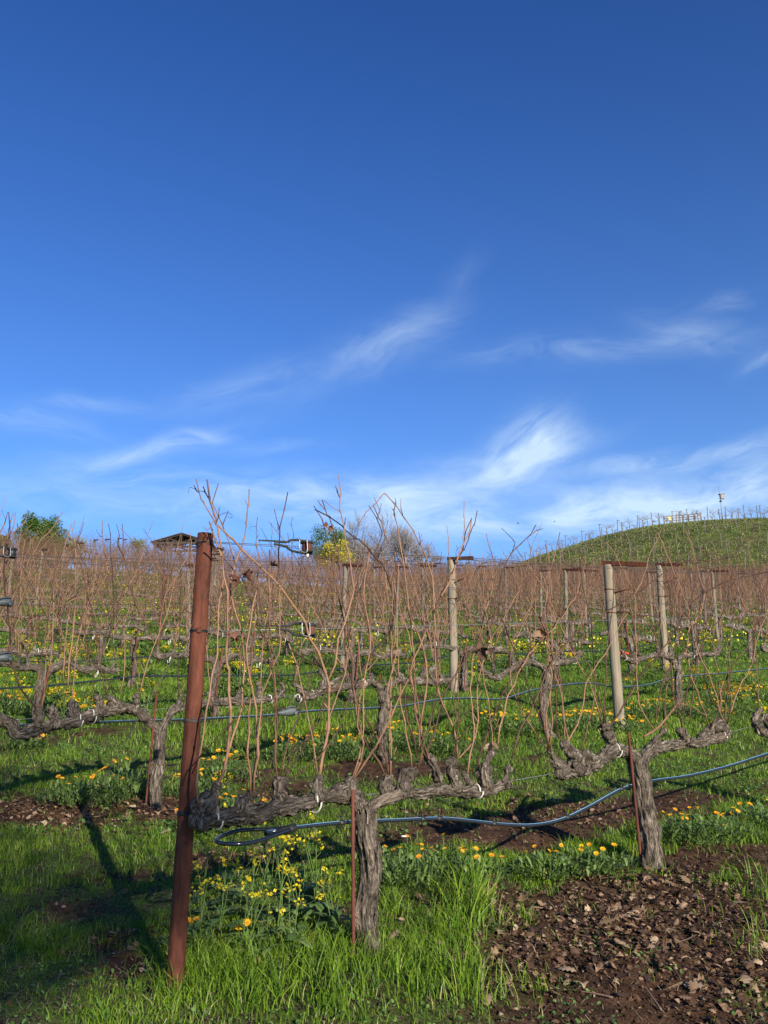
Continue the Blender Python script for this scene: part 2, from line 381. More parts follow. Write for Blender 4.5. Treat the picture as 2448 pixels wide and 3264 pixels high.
BARK = mat('bark', m_bark); PEEL = mat('peeled_bark', m_bark, dark=(.10, .07, .05), mid=(.34, .26, .19), lite=(.55, .46, .36))
CANE = mat('cane', m_cane)
CANE_F = mat('far_cane', m_cane, cols=((.042, .021, .014), (.125, .060, .036), (.25, .140, .084)))
DARKCANE = mat('old_cane', m_cane, cols=((.05, .032, .024), (.12, .07, .045), (.22, .14, .09)))
RUST = mat('rusted_steel', m_rust); RUSTD = mat('dark_rust', m_rust, c1=(.05, .016, .010), c2=(.13, .042, .026))
WOOD = mat('weathered_wood', m_wood); WOODM = mat('mid_wood', m_wood, c1=(.085, .07, .052), c2=(.27, .225, .165))
WOODD = mat('grey_wood', m_wood, c1=(.06, .052, .042), c2=(.20, .17, .135))
HOSE = mat('black_hose', m_plain, col=(.018, .021, .026), rough=.20, spec=1.0, var=.2)
PLAST = mat('grey_plastic', m_plain, col=(.085, .10, .095), rough=.55, var=.2)
WIRE = mat('galvanised_wire', m_plain, col=(.30, .30, .29), rough=.45, metal=.7)
WIRED = mat('rusty_wire', m_plain, col=(.10, .075, .06), rough=.6, metal=.4)
IRON = mat('dark_iron', m_plain, col=(.045, .045, .04), rough=.5, metal=.5)
WHITE = mat('white_plastic', m_plain, col=(.75, .72, .64), rough=.5, var=.1)
TIE = mat('tie_tape', m_plain, col=(.62, .57, .48), rough=.8, var=.25)
REDP = mat('red_paint', m_plain, col=(.50, .06, .025), rough=.6)
GRASS = mat('grass_blade', m_leaf, stops=[(0, (.070, .135, .009)), (.40, (.130, .235, .014)), (.78, (.215, .315, .024)), (.92, (.32, .36, .05)), (1, (.50, .43, .20))], trans=.30, patch=(.55, (.72, .80, .8)))
GCOV = mat('clover_leaf', m_leaf, stops=[(0, (.06, .13, .03)), (.6, (.11, .21, .045)), (1, (.19, .30, .075))], trans=.25)
FOL = mat('herb_leaf', m_leaf, stops=[(0, (.07, .125, .03)), (.6, (.14, .22, .055)), (1, (.24, .32, .10))], trans=.25)
YEL = mat('mustard_petal', m_leaf, stops=[(0, (.62, .46, .010)), (1, (.82, .66, .02))], trans=.2)
ORG = mat('marigold_petal', m_leaf, stops=[(0, (.85, .34, .006)), (1, (.92, .52, .015))], trans=.15)
ORGC = mat('marigold_centre', m_leaf, stops=[(0, (.45, .14, .01)), (1, (.6, .2, .01))], trans=0)
DEAD = mat('dead_leaf', m_leaf, stops=[(0, (.030, .018, .012)), (.35, (.11, .058, .032)), (.75, (.25, .150, .085)), (1, (.42, .30, .185))], trans=.12, rough=.7, spec=.25)
DEADR = mat('red_dead_leaf', m_leaf, stops=[(0, (.07, .025, .018)), (1, (.22, .10, .06))], trans=.15)
CROWN = mat('citrus_leaf', m_leaf, stops=[(0, (.030, .070, .014)), (.6, (.065, .125, .022)), (1, (.15, .21, .035))], trans=.2)
YCROWN = mat('yellow_leaf', m_leaf, stops=[(0, (.26, .26, .02)), (1, (.75, .60, .03))], trans=.25)
OAKL = mat('oak_leaf', m_leaf, stops=[(0, (.03, .06, .015)), (1, (.07, .11, .03))], trans=.15)
SPIKE = mat('blue_green_spike', m_leaf, stops=[(0, (.09, .15, .07)), (1, (.22, .30, .15))], trans=.1)
PALE = mat('pale_grass_leaf', m_leaf, stops=[(0, (.22, .26, .13)), (1, (.34, .38, .2))], trans=.2)
BTW2 = mat('pale_twig', m_cane, cols=((.13, .11, .105), (.22, .195, .185), (.32, .29, .28)))
BTW = mat('grey_twig', m_cane, cols=((.07, .055, .048), (.13, .11, .10), (.20, .175, .16)))
GRD = mat('ground', m_ground)

# ------------------------------------------------------------------ ground sheet
def axis(segs):
    out = []
    for a, b, st in segs: out += list(np.arange(a, b, st))
    return np.array(sorted(set(np.round(out+[segs[-1][1]], 4))))
def grow(a, b, s0, f=1.12):
    o = [a]; s = s0
    while o[-1] < b: o.append(min(b, o[-1]+s)); s *= f
    return o
gx = np.array(sorted(set(np.round(list(np.arange(-3.0, 3.2, .032))+grow(3.2, 2500, .04, 1.055)+[-q for q in grow(3.0, 2500, .04, 1.055)], 4))))
gy = np.array(sorted(set(np.round([-q for q in grow(0, 400, .3, 1.15)]+list(np.arange(0, 2.8, .1))+list(np.arange(2.8, 7.4, .032))+grow(7.4, 60, .034, 1.018)+grow(60, 140, .9, 1.0)+grow(140, 3000, 1.2, 1.1), 4))))
X, Y = np.meshgrid(gx, gy); Z = h(X, Y)
sm = soil(X.ravel(), Y.ravel())
fine = ((fbm(X*24, Y*24, 3)-.44)*.022+(fbm(X*9+4, Y*9, 3)-.44)*.03)*np.where(Y < 12, 1, 0)*(.25+.75*sm.reshape(X.shape))
Z = Z+fine
gm = MB(); nx, ny = len(gx), len(gy)
i, j = np.meshgrid(np.arange(nx-1), np.arange(ny-1)); a = (j*nx+i).ravel()
gm.add(np.stack([X.ravel(), Y.ravel(), Z.ravel()], -1), np.stack([a, a+1, a+nx+1, a+nx], -1), rnd=0)
ground = gm.build('ground', GRD); setp(ground, 'sloping vineyard ground, brown soil under the vines and green between the rows', 'ground', kind='structure')
at = ground.data.attributes.new('soil', 'FLOAT', 'POINT'); at.data.foreach_set('value', sm.astype(np.float32))
hl = sst(72, 88, Y.ravel())*1.0
at = ground.data.attributes.new('far', 'FLOAT', 'POINT'); at.data.foreach_set('value', sst(7, 18, Y.ravel()).astype(np.float32))
at = ground.data.attributes.new('hill', 'FLOAT', 'POINT'); at.data.foreach_set('value', hl.astype(np.float32))

# ------------------------------------------------------------------ rows
A0 = ground_px(1187, 3032); B0 = ground_px(2080, 2765)
D0 = ground_px(500, 2568); E0 = ground_px(1220, 2425); F0 = ground_px(1765, 2362); G0 = ground_px(2175, 2280)
def row_plane(p, q):
    d = np.array([q[0]-p[0], q[1]-p[1]]); d /= np.linalg.norm(d)
    return (np.array(p[:2]), d)
PL1 = row_plane(A0, B0); PL2 = row_plane(D0, G0)
def on_plane(px, py, pl, off=0.0):
    """point where the view ray through a photo pixel meets the upright plane of a vine row (off metres behind it)"""
    o, d = pl; n = np.array([-d[1], d[0]]); r = ray(px, py)
    t = (np.dot(o, n)+off)/(r[0]*n[0]+r[1]*n[1])
    return np.array([r[0]*t, r[1]*t, CAMZ+r[2]*t])
print('A0', A0, 'B0', B0, 'D0', D0, 'E0', E0, 'F0', F0, 'G0', G0, 'row dirs', [math.degrees(math.atan2(p[1][1], p[1][0])) for p in (PL1, PL2)],
      'n', [float(np.dot(p[:2], RN)) for p in (A0, B0, D0, E0, F0, G0)])

def smooth(pts, step):
    P = np.asarray(pts, float)
    if len(P) == 2: P = np.vstack([P[0], P.mean(0), P[1]])
    E = np.vstack([2*P[0]-P[1], P, 2*P[-1]-P[-2]]); out = []
    for i in range(1, len(E)-2):
        L = np.linalg.norm(E[i+1]-E[i]); m = max(1, int(round(L/step)))
        for k in range(m):
            t = k/m; p0, p1, p2, p3 = E[i-1], E[i], E[i+1], E[i+2]
            out.append(.5*((2*p1)+(-p0+p2)*t+(2*p0-5*p1+4*p2-p3)*t*t+(-p0+3*p1-3*p2+p3)*t**3))
    out.append(P[-1]); return np.array(out)

def cane(mb, pts, r0, r1, sides=6, node=.078, detail=True, kink=.006, stubs=.25, tend=0.0, is_far=False):
    """one shoot: base first; swollen nodes with buds, slight zigzag, short side stubs"""
    P = smooth(pts, .03); ln = np.concatenate([[0], np.cumsum(np.linalg.norm(np.diff(P, axis=0), axis=1))]); Lt = ln[-1]
    k = max(2, int(Lt/node)); kn = np.linspace(0, Lt, k+1); ss = []; rm = []; nd = []
    for i, s_ in enumerate(kn):
        if i == 0 or i == k: ss.append(s_); rm.append(1.0); nd.append(i); continue
        if detail: ss += [s_-.012, s_, s_+.012]; rm += [1.0, 1.5, 1.08]; nd += [-1, i, -1]
        else: ss.append(s_); rm.append(1.25 if i % 2 else .95); nd.append(i)
    ss = np.array(ss); Q = np.stack([np.interp(ss, ln, P[:, c]) for c in range(3)], -1)
    # zigzag in a random upright direction
    ax = RNG.normal(size=3); ax /= np.linalg.norm(ax)
    sg = np.array([(1 if int(round(s_/node)) % 2 else -1) for s_ in ss]); Q = Q + ax[None, :]*(sg*kink*RNG.uniform(.4, 1.3, len(ss)))[:, None]
    rad = (r0+(r1-r0)*(ss/Lt)**.8)*np.array(rm)
    rv = random.random()
    mb.tube(Q, rad, sides, rnd=rv)
    T = np.gradient(Q, axis=0); T /= np.linalg.norm(T, axis=1)[:, None]+1e-9
    if detail:
        for q, i in enumerate(nd):
            if i <= 0 or i >= k: continue
            s_ = np.cross(T[q], RNG.normal(size=3)); s_ /= np.linalg.norm(s_)+1e-9
            if random.random() < stubs:
                l = random.choice([.02, .03, .05, .09]); d = T[q]*.7+s_*.7
                mb.tube([Q[q], Q[q]+d*l*.5, Q[q]+d*l+T[q]*l*.15], [rad[q]*.55, rad[q]*.42, rad[q]*.4], max(4, sides-2), rnd=rv)
            else:
                mb.tube([Q[q], Q[q]+(T[q]*.8+s_*.6)*(rad[q]+.007)], [rad[q]*.5, rad[q]*.12], 4, rnd=rv*.5)
            if random.random() < tend:
                p = Q[q].copy(); d = s_+T[q]*.4; path = [p]
                a = RNG.normal(size=3); a /= np.linalg.norm(a)
                for m_ in range(12):
                    d = np.array(Quaternion(Vector(a), .12+.06*m_) @ Vector(d)); p = p+d*.012*max(.3, 1-m_*.05); path.append(p)
                mb.tube(path, np.linspace(.0014, .0007, 13), 4, rnd=.2)

def limb(mb, pts, rads, sides=18, rough=.30, step=.016, lump=.10, zf=9):
    P = smooth(pts, step); n = len(P)
    L0 = np.concatenate([[0], np.cumsum(np.linalg.norm(np.diff(np.asarray(pts, float), axis=0), axis=1))]); L0 /= L0[-1]
    ln = np.concatenate([[0], np.cumsum(np.linalg.norm(np.diff(P, axis=0), axis=1))]); tt = ln/ln[-1]
    r = np.interp(tt, L0, rads)
    o = random.random()*50
    r = r*(1+lump*2*(vn2(ln*14+o, ln*0+o)-.5)+lump*1.6*(vn2(ln*33+o, ln*0+o+9)-.5))
    W = np.stack([vn2(ln*9+o, ln*0+c*7)-.5 for c in range(3)], -1)*.018
    W *= np.minimum(1, np.minimum(ln, ln[-1]-ln)/.05)[:, None]
    mb.tube(P+W, r, sides, rough, 1.6, zf=zf)
    # knobbly ends
def knob(mb, p, r, sides=12, squash=.9):
    n = 10; th = np.linspace(0, math.pi, n); rr = np.sin(th)*r+.001; zz = -np.cos(th)*r*squash
    ax = RNG.normal(size=3)*.3+np.array([0, 0, 1]); ax /= np.linalg.norm(ax)
    mb.tube(np.asarray(p)+zz[:, None]*ax, rr, sides, .55, 1.4, cap=False)
def strips(mb, pts, r, n):
    """loose hanging strips of bark"""
    P = np.asarray(pts, float)
    for i in range(n):
        t = random.random()*(len(P)-1); k = int(t); p = P[k]+(P[min(k+1, len(P)-1)]-P[k])*(t-k)
        d = P[min(k+1, len(P)-1)]-P[k]; d /= np.linalg.norm(d)+1e-9
        s_ = np.cross(d, RNG.normal(size=3)); s_ /= np.linalg.norm(s_)+1e-9
        l = random.uniform(.015, .09); w = random.uniform(.002, .008); c = np.cross(d, s_)
        rows = []
        for m_ in range(4):
            f = m_/3; q = p+s_*(r*(1.03+.32*f*f*random.uniform(.3, 1.2)))+d*l*f; ww = w*(1-.7*f)
            rows += [q-c*ww, q+c*ww]
        mb.add(rows, [[0, 1, 3, 2], [2, 3, 5, 4], [4, 5, 7, 6]], tc=np.array(rows)*[1, 1, .2], rnd=random.random())
def leaf_shape(kind='oak'):
    if kind == 'oak':
        prof = [(0, .02), (.12, .10), (.22, .30), (.32, .16), (.45, .46), (.55, .20), (.68, .40), (.78, .18), (.9, .22), (1, .0)]
    elif kind == 'grape':
        prof = [(0, .02), (.02, .35), (.2, .52), (.35, .32), (.5, .55), (.65, .25), (.8, .20), (1, 0)]
    else:
        prof = [(0, .01), (.3, .18), (.6, .26), (.85, .18), (1, .0)]
    return prof
def add_leaf(mb, p, size, nrm, dirv, kind='oak', curl=.35, rnd=None):
    prof = leaf_shape(kind); nrm = np.asarray(nrm, float); nrm /= np.linalg.norm(nrm)+1e-9
    d = dirv-nrm*np.dot(dirv, nrm); d /= np.linalg.norm(d)+1e-9; c = np.cross(nrm, d)
    V = []; cu = random.uniform(-.2, 1)*curl; cv = random.uniform(-.5, 1)*curl; tw = random.uniform(-.5, .5)*curl
    for t, w in prof:
        jj = random.uniform(.75, 1.2); b_ = t-.45
        mid = p+d*(size*t)+nrm*size*(-cu*b_*b_*1.6)
        V += [mid-c*w*size*jj+nrm*size*(cv*w*1.1+tw*b_*w), mid, mid+c*w*size*jj+nrm*size*(cv*w*1.1-tw*b_*w)]
    q = []
    for k in range(len(prof)-1):
        a_ = 3*k; q += [[a_, a_+1, a_+4, a_+3], [a_+1, a_+2, a_+5, a_+4]]
    mb.add(V, q, rnd=random.random() if rnd is None else rnd)

def T(region, pts):
    ox, oy, s = {'1': (560, 1500, 2.765), '2': (1000, 1500, 2.765), '3': (560, 2000, 2.765), '4': (1000, 2000, 2.765),
                 '5': (1500, 1600, 2.458), '6': (1900, 1650, 2.765), '7': (0, 1600, 2.765)}[region]
    return [(ox+u/s, oy+v/s) for u, v in pts]

# shoots of the first row, tip first (region letter, points in that enlargement); joined in order
CANES1 = [
 ([('1', [(275,85),(290,160),(300,240),(325,340),(355,430),(380,540),(395,640),(410,760),(420,860),(425,930),(455,1060),(462,1160),(455,1300),(460,1450)]),('3', [(440,300),(475,400),(470,560),(485,790),(470,960),(455,1130),(430,1240),(375,1390),(345,1440)])], 8.5, 5.6, 0),
 ([('1', [(175,70),(190,150),(230,260),(270,330),(310,390),(360,470)])], 4, 3, 0),
 ([('1', [(160,135),(175,165),(200,185)])], 3, 2.4, 0),
 ([('1', [(240,140),(262,190),(290,240)])], 4, 3, 0),
 ([('1', [(380,120),(330,220),(320,280),(350,330),(400,450),(430,540),(470,620),(500,760),(530,840)])], 3.6, 3, 1),
 ([('1', [(460,360),(425,460),(420,510)])], 3.4, 2.8, 1),
 ([('1', [(390,320),(380,400),(345,480)])], 3, 2.4, 0),
 ([('1', [(295,455),(320,520),(350,600),(385,690),(405,760)])], 6, 5, 0),
 ([('1', [(240,500),(265,550),(300,500),(335,430)])], 2.5, 2, 0),
 ([('1', [(380,480),(430,550),(560,660),(720,830),(870,960),(960,1090),(1060,1210),(1110,1280),(1140,1350),(1190,1480),(1240,1560)]),('3', [(1280,300),(1350,460),(1345,600),(1355,780),(1335,930),(1320,1050),(1285,1160),(1265,1300),(1260,1400)])], 8.5, 6.0, -1),
 ([('1', [(650,160),(650,210),(635,330),(625,450),(600,620),(590,680),(545,760),(500,900),(480,1080),(530,1250),(575,1420),(600,1560)]),('3', [(605,330),(590,560),(570,770),(525,900),(480,1030),(440,1200),(400,1330),(375,1400)])], 6.2, 4, 1),
 ([('1', [(990,190),(975,260),(950,360),(920,500),(910,650),(905,860),(890,980)])], 4.4, 3.4, 2),
 ([('1', [(720,1030),(690,1150),(660,1330),(640,1480)]),('3', [(630,150),(625,280),(645,400),(680,560),(710,750),(715,900),(715,1130),(700,1230),(675,1440)])], 6, 4.5, 0),
 ([('1', [(440,780),(520,880),(590,970),(640,1080),(700,1220),(735,1360),(780,1500)]),('3', [(790,110),(830,330),(860,470),(870,600),(885,760),(890,920),(870,1100),(840,1270),(790,1350),(740,1420),(665,1490)])], 5.5, 3.6, 1),
 ([('3', [(660,10),(750,70),(880,120),(1000,190),(1090,250),(1200,310),(1270,340),(1290,350)])], 4.5, 3.2, -1),
 ([('2', [(220,45),(240,120),(235,200),(222,320),(265,440),(270,580),(310,740),(330,880),(345,960),(348,1100),(300,1250),(250,1400)]),('4', [(225,60),(200,250),(160,420),(133,470)])], 6, 3.6, 0),
 ([('2', [(190,140),(210,185),(230,235)])], 3.4, 3, 0),
 ([('2', [(0,310),(40,370),(75,430),(100,540),(150,680),(180,900),(210,1080),(240,1200),(270,1350),(275,1500)]),('4', [(270,100),(285,280),(340,480),(350,600),(420,740),(540,930),(590,1050),(640,1170),(660,1310)])], 6, 3.4, 1),
 ([('2', [(70,260),(100,340),(150,460),(190,620),(220,760),(235,900),(240,1050),(270,1200),(295,1330),(310,1500)]),('4', [(310,100),(340,340),(345,520),(400,850),(430,960),(520,1110),(590,1220),(645,1330)])], 6.2, 3.6, 0),
 ([('2', [(38,265),(60,300),(95,340)])], 2.6, 2.2, 0),
 ([('2', [(10,345),(60,350),(150,410),(270,510),(380,600),(460,670),(510,720),(560,770),(610,850),(640,900),(680,1010),(705,1120),(710,1280),(680,1400),(620,1500)]),('4', [(620,110),(530,200),(460,330),(380,470),(350,540)])], 5.5, 4.6, -1),
 ([('2', [(380,485),(430,420),(480,350),(550,280),(625,205),(680,260),(750,330),(790,410),(880,525),(910,620),(975,710),(1010,830),(1050,960),(1055,1100),(1065,1280),(1070,1450)]),('4', [(1065,100),(1070,250),(1080,420),(1115,630),(1200,810),(1250,950),(1270,1150)])], 6.2, 3.4, 0),
 ([('2', [(480,310),(550,400),(580,480),(600,560),(540,740),(510,860),(430,1000),(390,1070),(335,1190)])], 4, 3, 1),
 ([('2', [(530,300),(570,380),(600,480),(630,560),(690,680),(720,820),(765,960),(790,1080),(830,1200),(850,1300),(870,1450)]),('4', [(870,130),(885,300),(890,470),(890,640),(910,800),(930,930),(950,1070),(1010,1170)])], 6.5, 4, 0),
 ([('2', [(535,240),(550,290),(585,350),(572,380)])], 3, 2.4, 0),
 ([('2', [(722,265),(700,340),(740,490),(755,620),(780,740),(800,880),(820,1050),(835,1200),(850,1300),(870,1350),(930,1450)]),('4', [(945,110),(985,280),(1000,450),(985,600),(970,680),(950,800),(935,920)])], 6, 3.8, -1),
 ([('2', [(690,330),(700,350),(715,390)])], 2.4, 2, 0),
 ([('2', [(775,250),(760,320),(790,400)])], 2.6, 2.4, 0),
 ([('2', [(1443,355),(1400,510),(1330,680),(1270,790),(1220,890),(1150,1030),(1100,1150),(1050,1280),(1000,1380),(930,1530)]),('4', [(940,140),(880,260),(840,420),(810,520),(805,700),(830,830),(880,960),(910,1160)])], 5.5, 3.6, 0),
 ([('2', [(1390,430),(1395,500),(1320,640),(1280,750),(1240,860),(1200,980),(1120,1110)])], 5.6, 4.6, 1),
 ([('2', [(1325,265),(1325,430),(1330,520),(1310,600)])], 3, 2.4, 0),
 ([('2', [(1170,490),(1195,550),(1185,700),(1215,860)])], 3.4, 2.4, 1),
 ([('2', [(1390,420),(1340,540),(1310,700),(1250,820)])], 5, 4, 2),
 ([('4', [(1000,20),(920,190),(850,380),(790,560),(700,730),(620,920),(510,1100),(430,1240),(350,1330)])], 5.8, 4.2, -1),
 ([('5', [(510,180),(490,240),(420,300),(340,380),(290,450),(240,570),(210,700),(150,870),(130,1000)]),('4', [(1480,70),(1430,160),(1330,290),(1230,450),(1130,610),(1110,700),(1080,870),(1030,1010),(970,1130),(900,1245),(850,1280)])], 6.5, 3.8, 1),
 ([('5', [(565,212),(530,215),(490,240)])], 3, 2.6, 1),
 ([('5', [(245,205),(300,260),(350,330),(330,390)])], 3.2, 2.4, 1),
 ([('5', [(380,700),(300,830),(240,960),(170,1060),(100,1250),(60,1400),(50,1560),(65,1690)]),('4', [(1440,870),(1410,1000),(1350,1080),(1280,1150)])], 5.2, 3.4, 0),
 ([('5', [(120,250),(130,320),(170,390),(180,560),(150,760),(100,900),(60,1080)]),('4', [(1440,160),(1400,300),(1385,540),(1400,780),(1420,880),(1400,1010),(1370,1200),(1350,1290)])], 5, 3.0, 0),
 ([('5', [(1010,540),(870,730),(760,830),(640,990),(500,1120),(410,1250),(310,1400),(210,1600),(170,1700),(120,1850),(50,2060)])], 6, 4, 1),
 ([('5', [(700,240),(680,330),(650,450),(600,580),(500,760),(410,930),(340,1060),(310,1250),(320,1430),(380,1600),(440,1700),(540,1860),(625,1955)])], 5, 3.2, 0),
 ([('5', [(890,520),(830,720),(730,880),(600,1040),(480,1170),(400,1290),(330,1450),(270,1600),(210,1890)])], 5.4, 3.4, 0),
 ([('6', [(1390,60),(1360,180),(1300,230),(1210,320),(1150,355),(1000,380),(880,370),(720,410),(540,530),(370,660),(190,770),(0,890)]),('5', [(900,970),(820,1030),(740,1120),(640,1250),(570,1390),(530,1510),(450,1680),(380,1800),(325,2010)])], 6.4, 3.6, -1),
 ([('6', [(1540,470),(1330,520),(1180,550),(1000,640),(860,740),(790,840),(730,940),(640,1080),(540,1220),(450,1310),(380,1410),(300,1560),(220,1690),(150,1800),(90,1855)])], 7, 4.2, 0),
 ([('5', [(940,250),(900,420),(880,560),(850,700)])], 4, 3, 0),
 ([('5', [(1229,870),(1150,1000),(1080,1150),(960,1320),(900,1440),(870,1650),(780,1850),(740,1890)])], 5.2, 3.4, 1),
 ([('5', [(640,1130),(590,1260),(560,1400),(550,1600),(620,1930)])], 4.6, 3.4, 0),
 ([('5', [(700,1120),(830,1180),(910,1240),(970,1380),(975,1500),(920,1750),(870,1950)])], 4.6, 3.4, 0),
 ([('6', [(350,700),(345,900),(355,1100),(360,1450),(380,1640),(430,1750),(505,1865)])], 5, 3.4, 0),
 ([('6', [(780,90),(850,270),(890,430),(930,580),(955,700),(900,880),(830,960),(800,1180),(840,1400),(900,1560),(960,1740),(1000,1840)])], 6, 3.4, -1),
 ([('6', [(1300,60),(1280,150),(1240,400),(1190,550),(1160,720),(1110,860),(1000,1010),(950,1080),(880,1300),(860,1500),(820,1810)])], 5.4, 3.4, 0),
 ([('6', [(870,250),(970,320),(1110,430),(1190,540),(1280,720),(1360,920),(1400,1100),(1420,1400),(1440,1670)])], 4.8, 3.0, 1),
 ([('6', [(1530,520),(1450,700),(1410,880),(1400,1020),(1320,1160),(1200,1300),(1120,1500),(1090,1650),(1010,1870)])], 5.6, 3.8, 0),
 ([('6', [(1530,800),(1430,1030),(1370,1300),(1260,1500),(1170,1760)])], 5, 3.8, 1),
 ([('6', [(980,270),(990,430),(985,560),(960,760),(950,950),(940,1200),(980,1500),(1040,1640),(1100,1720)])], 4.6, 3, 0),
 ([('6', [(1050,800),(900,1050),(800,1160),(680,1260),(600,1430),(550,1600),(520,1830)])], 5, 3.6, 0),
 ([('6', [(740,1600),(680,1690),(600,1790),(510,1880),(420,1930)])], 10, 8, 0),
 ([('6', [(580,90),(540,200),(480,300),(450,420),(400,560),(330,700)])], 4.2, 2.8, 1),
 ([('6', [(90,210),(200,380),(260,520),(320,620)])], 4, 2.6, 1),
 ([('1', [(425,930),(400,1080),(375,1250),(370,1450)]),('3', [(370,200),(320,440),(300,560),(260,820),(230,1020),(200,1240),(180,1400),(200,1560)])], 5.6, 4.4, -1),
 ([('3', [(1340,500),(1290,700),(1210,880),(1130,1010),(1000,1140),(965,1330),(960,1400)])], 5, 4, 1),
 ([('3', [(1480,420),(1340,650),(1220,900),(1100,1100),(1000,1260),(955,1350)])], 4.6, 3.2, 0),
 ([('3', [(1540,560),(1510,700),(1440,880),(1340,1050),(1200,1200),(1050,1310),(960,1385)])], 4.2, 3.0, 0),
 ([('3', [(620,700),(480,860),(370,960),(260,1080),(180,1210),(140,1290)])], 3.6, 2.6, -1),
 ([('1', [(930,840),(960,910),(1010,1000),(1060,1090)])], 3.6, 2.6, 1),
 ([('1', [(770,1035),(850,1130),(930,1200),(1000,1280),(1080,1350)])], 3, 2.2, 1),
]
def trace_pts(segs, pl, off):
    P = []
    for r_, pts in segs: P += T(r_, pts)
    P = P[::-1]
    n = len(P); jit = random.uniform(-.05, .05); e1 = random.uniform(-.10, .10)
    out = []
    for i, (x, y) in enumerate(P):
        f = i/(n-1); out.append(on_plane(x, y, pl, off*.05*min(1, f*3)+(jit+e1*f)*min(1, f*2)))
    return out

vines = []
def px_path(pts, pl, off=0.0): return [on_plane(x, y, pl, off) for x, y in pts]
def near_vine(base, label, pl, trunk, tr, arms, canes=(), ties=(), peel=None, group='grapevines of the nearest row', sides=36):
    v = empty('grapevine', base, label, 'grapevine', group)
    # trunk
    P = px_path(trunk, pl); P[0] = np.array([base[0], base[1], base[2]-.04])
    mb = MB(); R_ = [tr*1.55, tr*1.08]+[tr]*(len(P)-3)+[tr*.95]
    P0 = [P[0], P[0]+(P[1]-P[0])*.22]+P[1:]
    limb(mb, P0, [tr*1.5, tr*1.12]+[tr]*(len(P0)-2), sides, .34, .013, .08)
    strips(mb, P0, tr*.98, 110)
    mb.build('trunk', [BARK], v)
    for (pts, rads, spurs) in arms:
        mb = MB(); rads = [r_*.87 for r_ in rads]; Q = px_path(pts, pl); limb(mb, Q, rads, sides-2, .42, .008, .17, 30); knob(mb, Q[-1], rads[-1]*1.1)
        strips(mb, Q, np.mean(rads)*1.0, 80)
        for sp, r0, r1 in spurs:
            W = px_path(sp, pl, random.uniform(-.02, .02)); limb(mb, W, [r0*1.1]+[(r0*.75+r1*.25)*random.uniform(.75, 1.1) for _ in range(len(W)-2)]+[r1*1.05], max(12, sides-8), .5, .006, .34, 34)
            knob(mb, W[-1]-[0, 0, .004], r1*random.uniform(1.2, 1.6), 14); knob(mb, W[0], r0*1.15, 14); knob(mb, (W[0]+W[-1])/2+RNG.normal(size=3)*.009, (r0+r1)*.58, 14)
        o = mb.build('cordon_arm', [BARK, PEEL], v)
    return v
def add_canes(v, items, pl, sides=7):
    for segs, r0, r1, off in items:
        mb = MB(); cane(mb, trace_pts(segs, pl, off), r0*.00080, r1*.00064, sides, .085, True, .0038, .18, .07)
        mb.build('cane', [CANE], v)
def tie(v, p, r, ax=None):
    mb = MB(); ax = np.array([PL1[1][0], PL1[1][1], 0]) if ax is None else ax; u = np.cross(ax, [0, 0, 1.]); u /= np.linalg.norm(u); w = np.cross(u, ax)
    t = np.linspace(0, 2*math.pi, 15); C = np.asarray(p)+np.cos(t)[:, None]*u*r+np.sin(t)[:, None]*w*r+np.asarray(ax)*(t[:, None]/9-.3)*.03
    mb.tube(C, .0042, 5); e = C[3]
    for k in range(2):
        d = RNG.normal(size=3)*.6-u*.6+np.array([0, 0, -.5]); mb.tube([e, e+d*.018, e+d*.03+np.array([0, 0, -.022])], [.004, .003, .002], 4)
    mb.build('tie', [TIE], v)
def hang_leaf(v, p, n=3, size=.07, m=None):
    mb = MB()
    for k in range(n):
        add_leaf(mb, np.asarray(p)+RNG.normal(size=3)*.012, size*random.uniform(.7, 1.15), RNG.normal(size=3), np.array([RNG.normal()*.4, RNG.normal()*.4, -1.]), 'grape', 1.3)
    mb.build('dead_leaf', [m or DEAD], v)

def auto_canes(v, top, n, L=(.85, 1.35), pl=None, sides=6, seed=0, mt=None, amp=.24):
    """shoots from a list of spur tips"""
    for k in range(n):
        p = np.asarray(top[k % len(top)])+RNG.normal(size=3)*.01
        d = RNG.normal(size=2)*.16; a = RNG.normal()*amp; dd = pl[1] if pl is not None else np.array([1., 0])
        ln = random.uniform(*L); c = RNG.normal(size=2)*.10
        P = [p+np.array([dd[0]*(a*t+c[0]*t*t)+d[0]*t*.6, dd[1]*(a*t+c[0]*t*t)+d[1]*t*.6, t])*ln for t in np.linspace(0, 1, 6)]
        P = [q+RNG.normal(size=3)*.012 for q in P]; P[0] = p
        mb = MB(); cane(mb, P, random.uniform(.0034, .0048), random.uniform(.0018, .0026), sides, .08, True, .004, .2, .04)
        mb.build('cane', [mt or CANE], v)
SP = lambda pts, a=.026, b=.014: (pts, a, b)
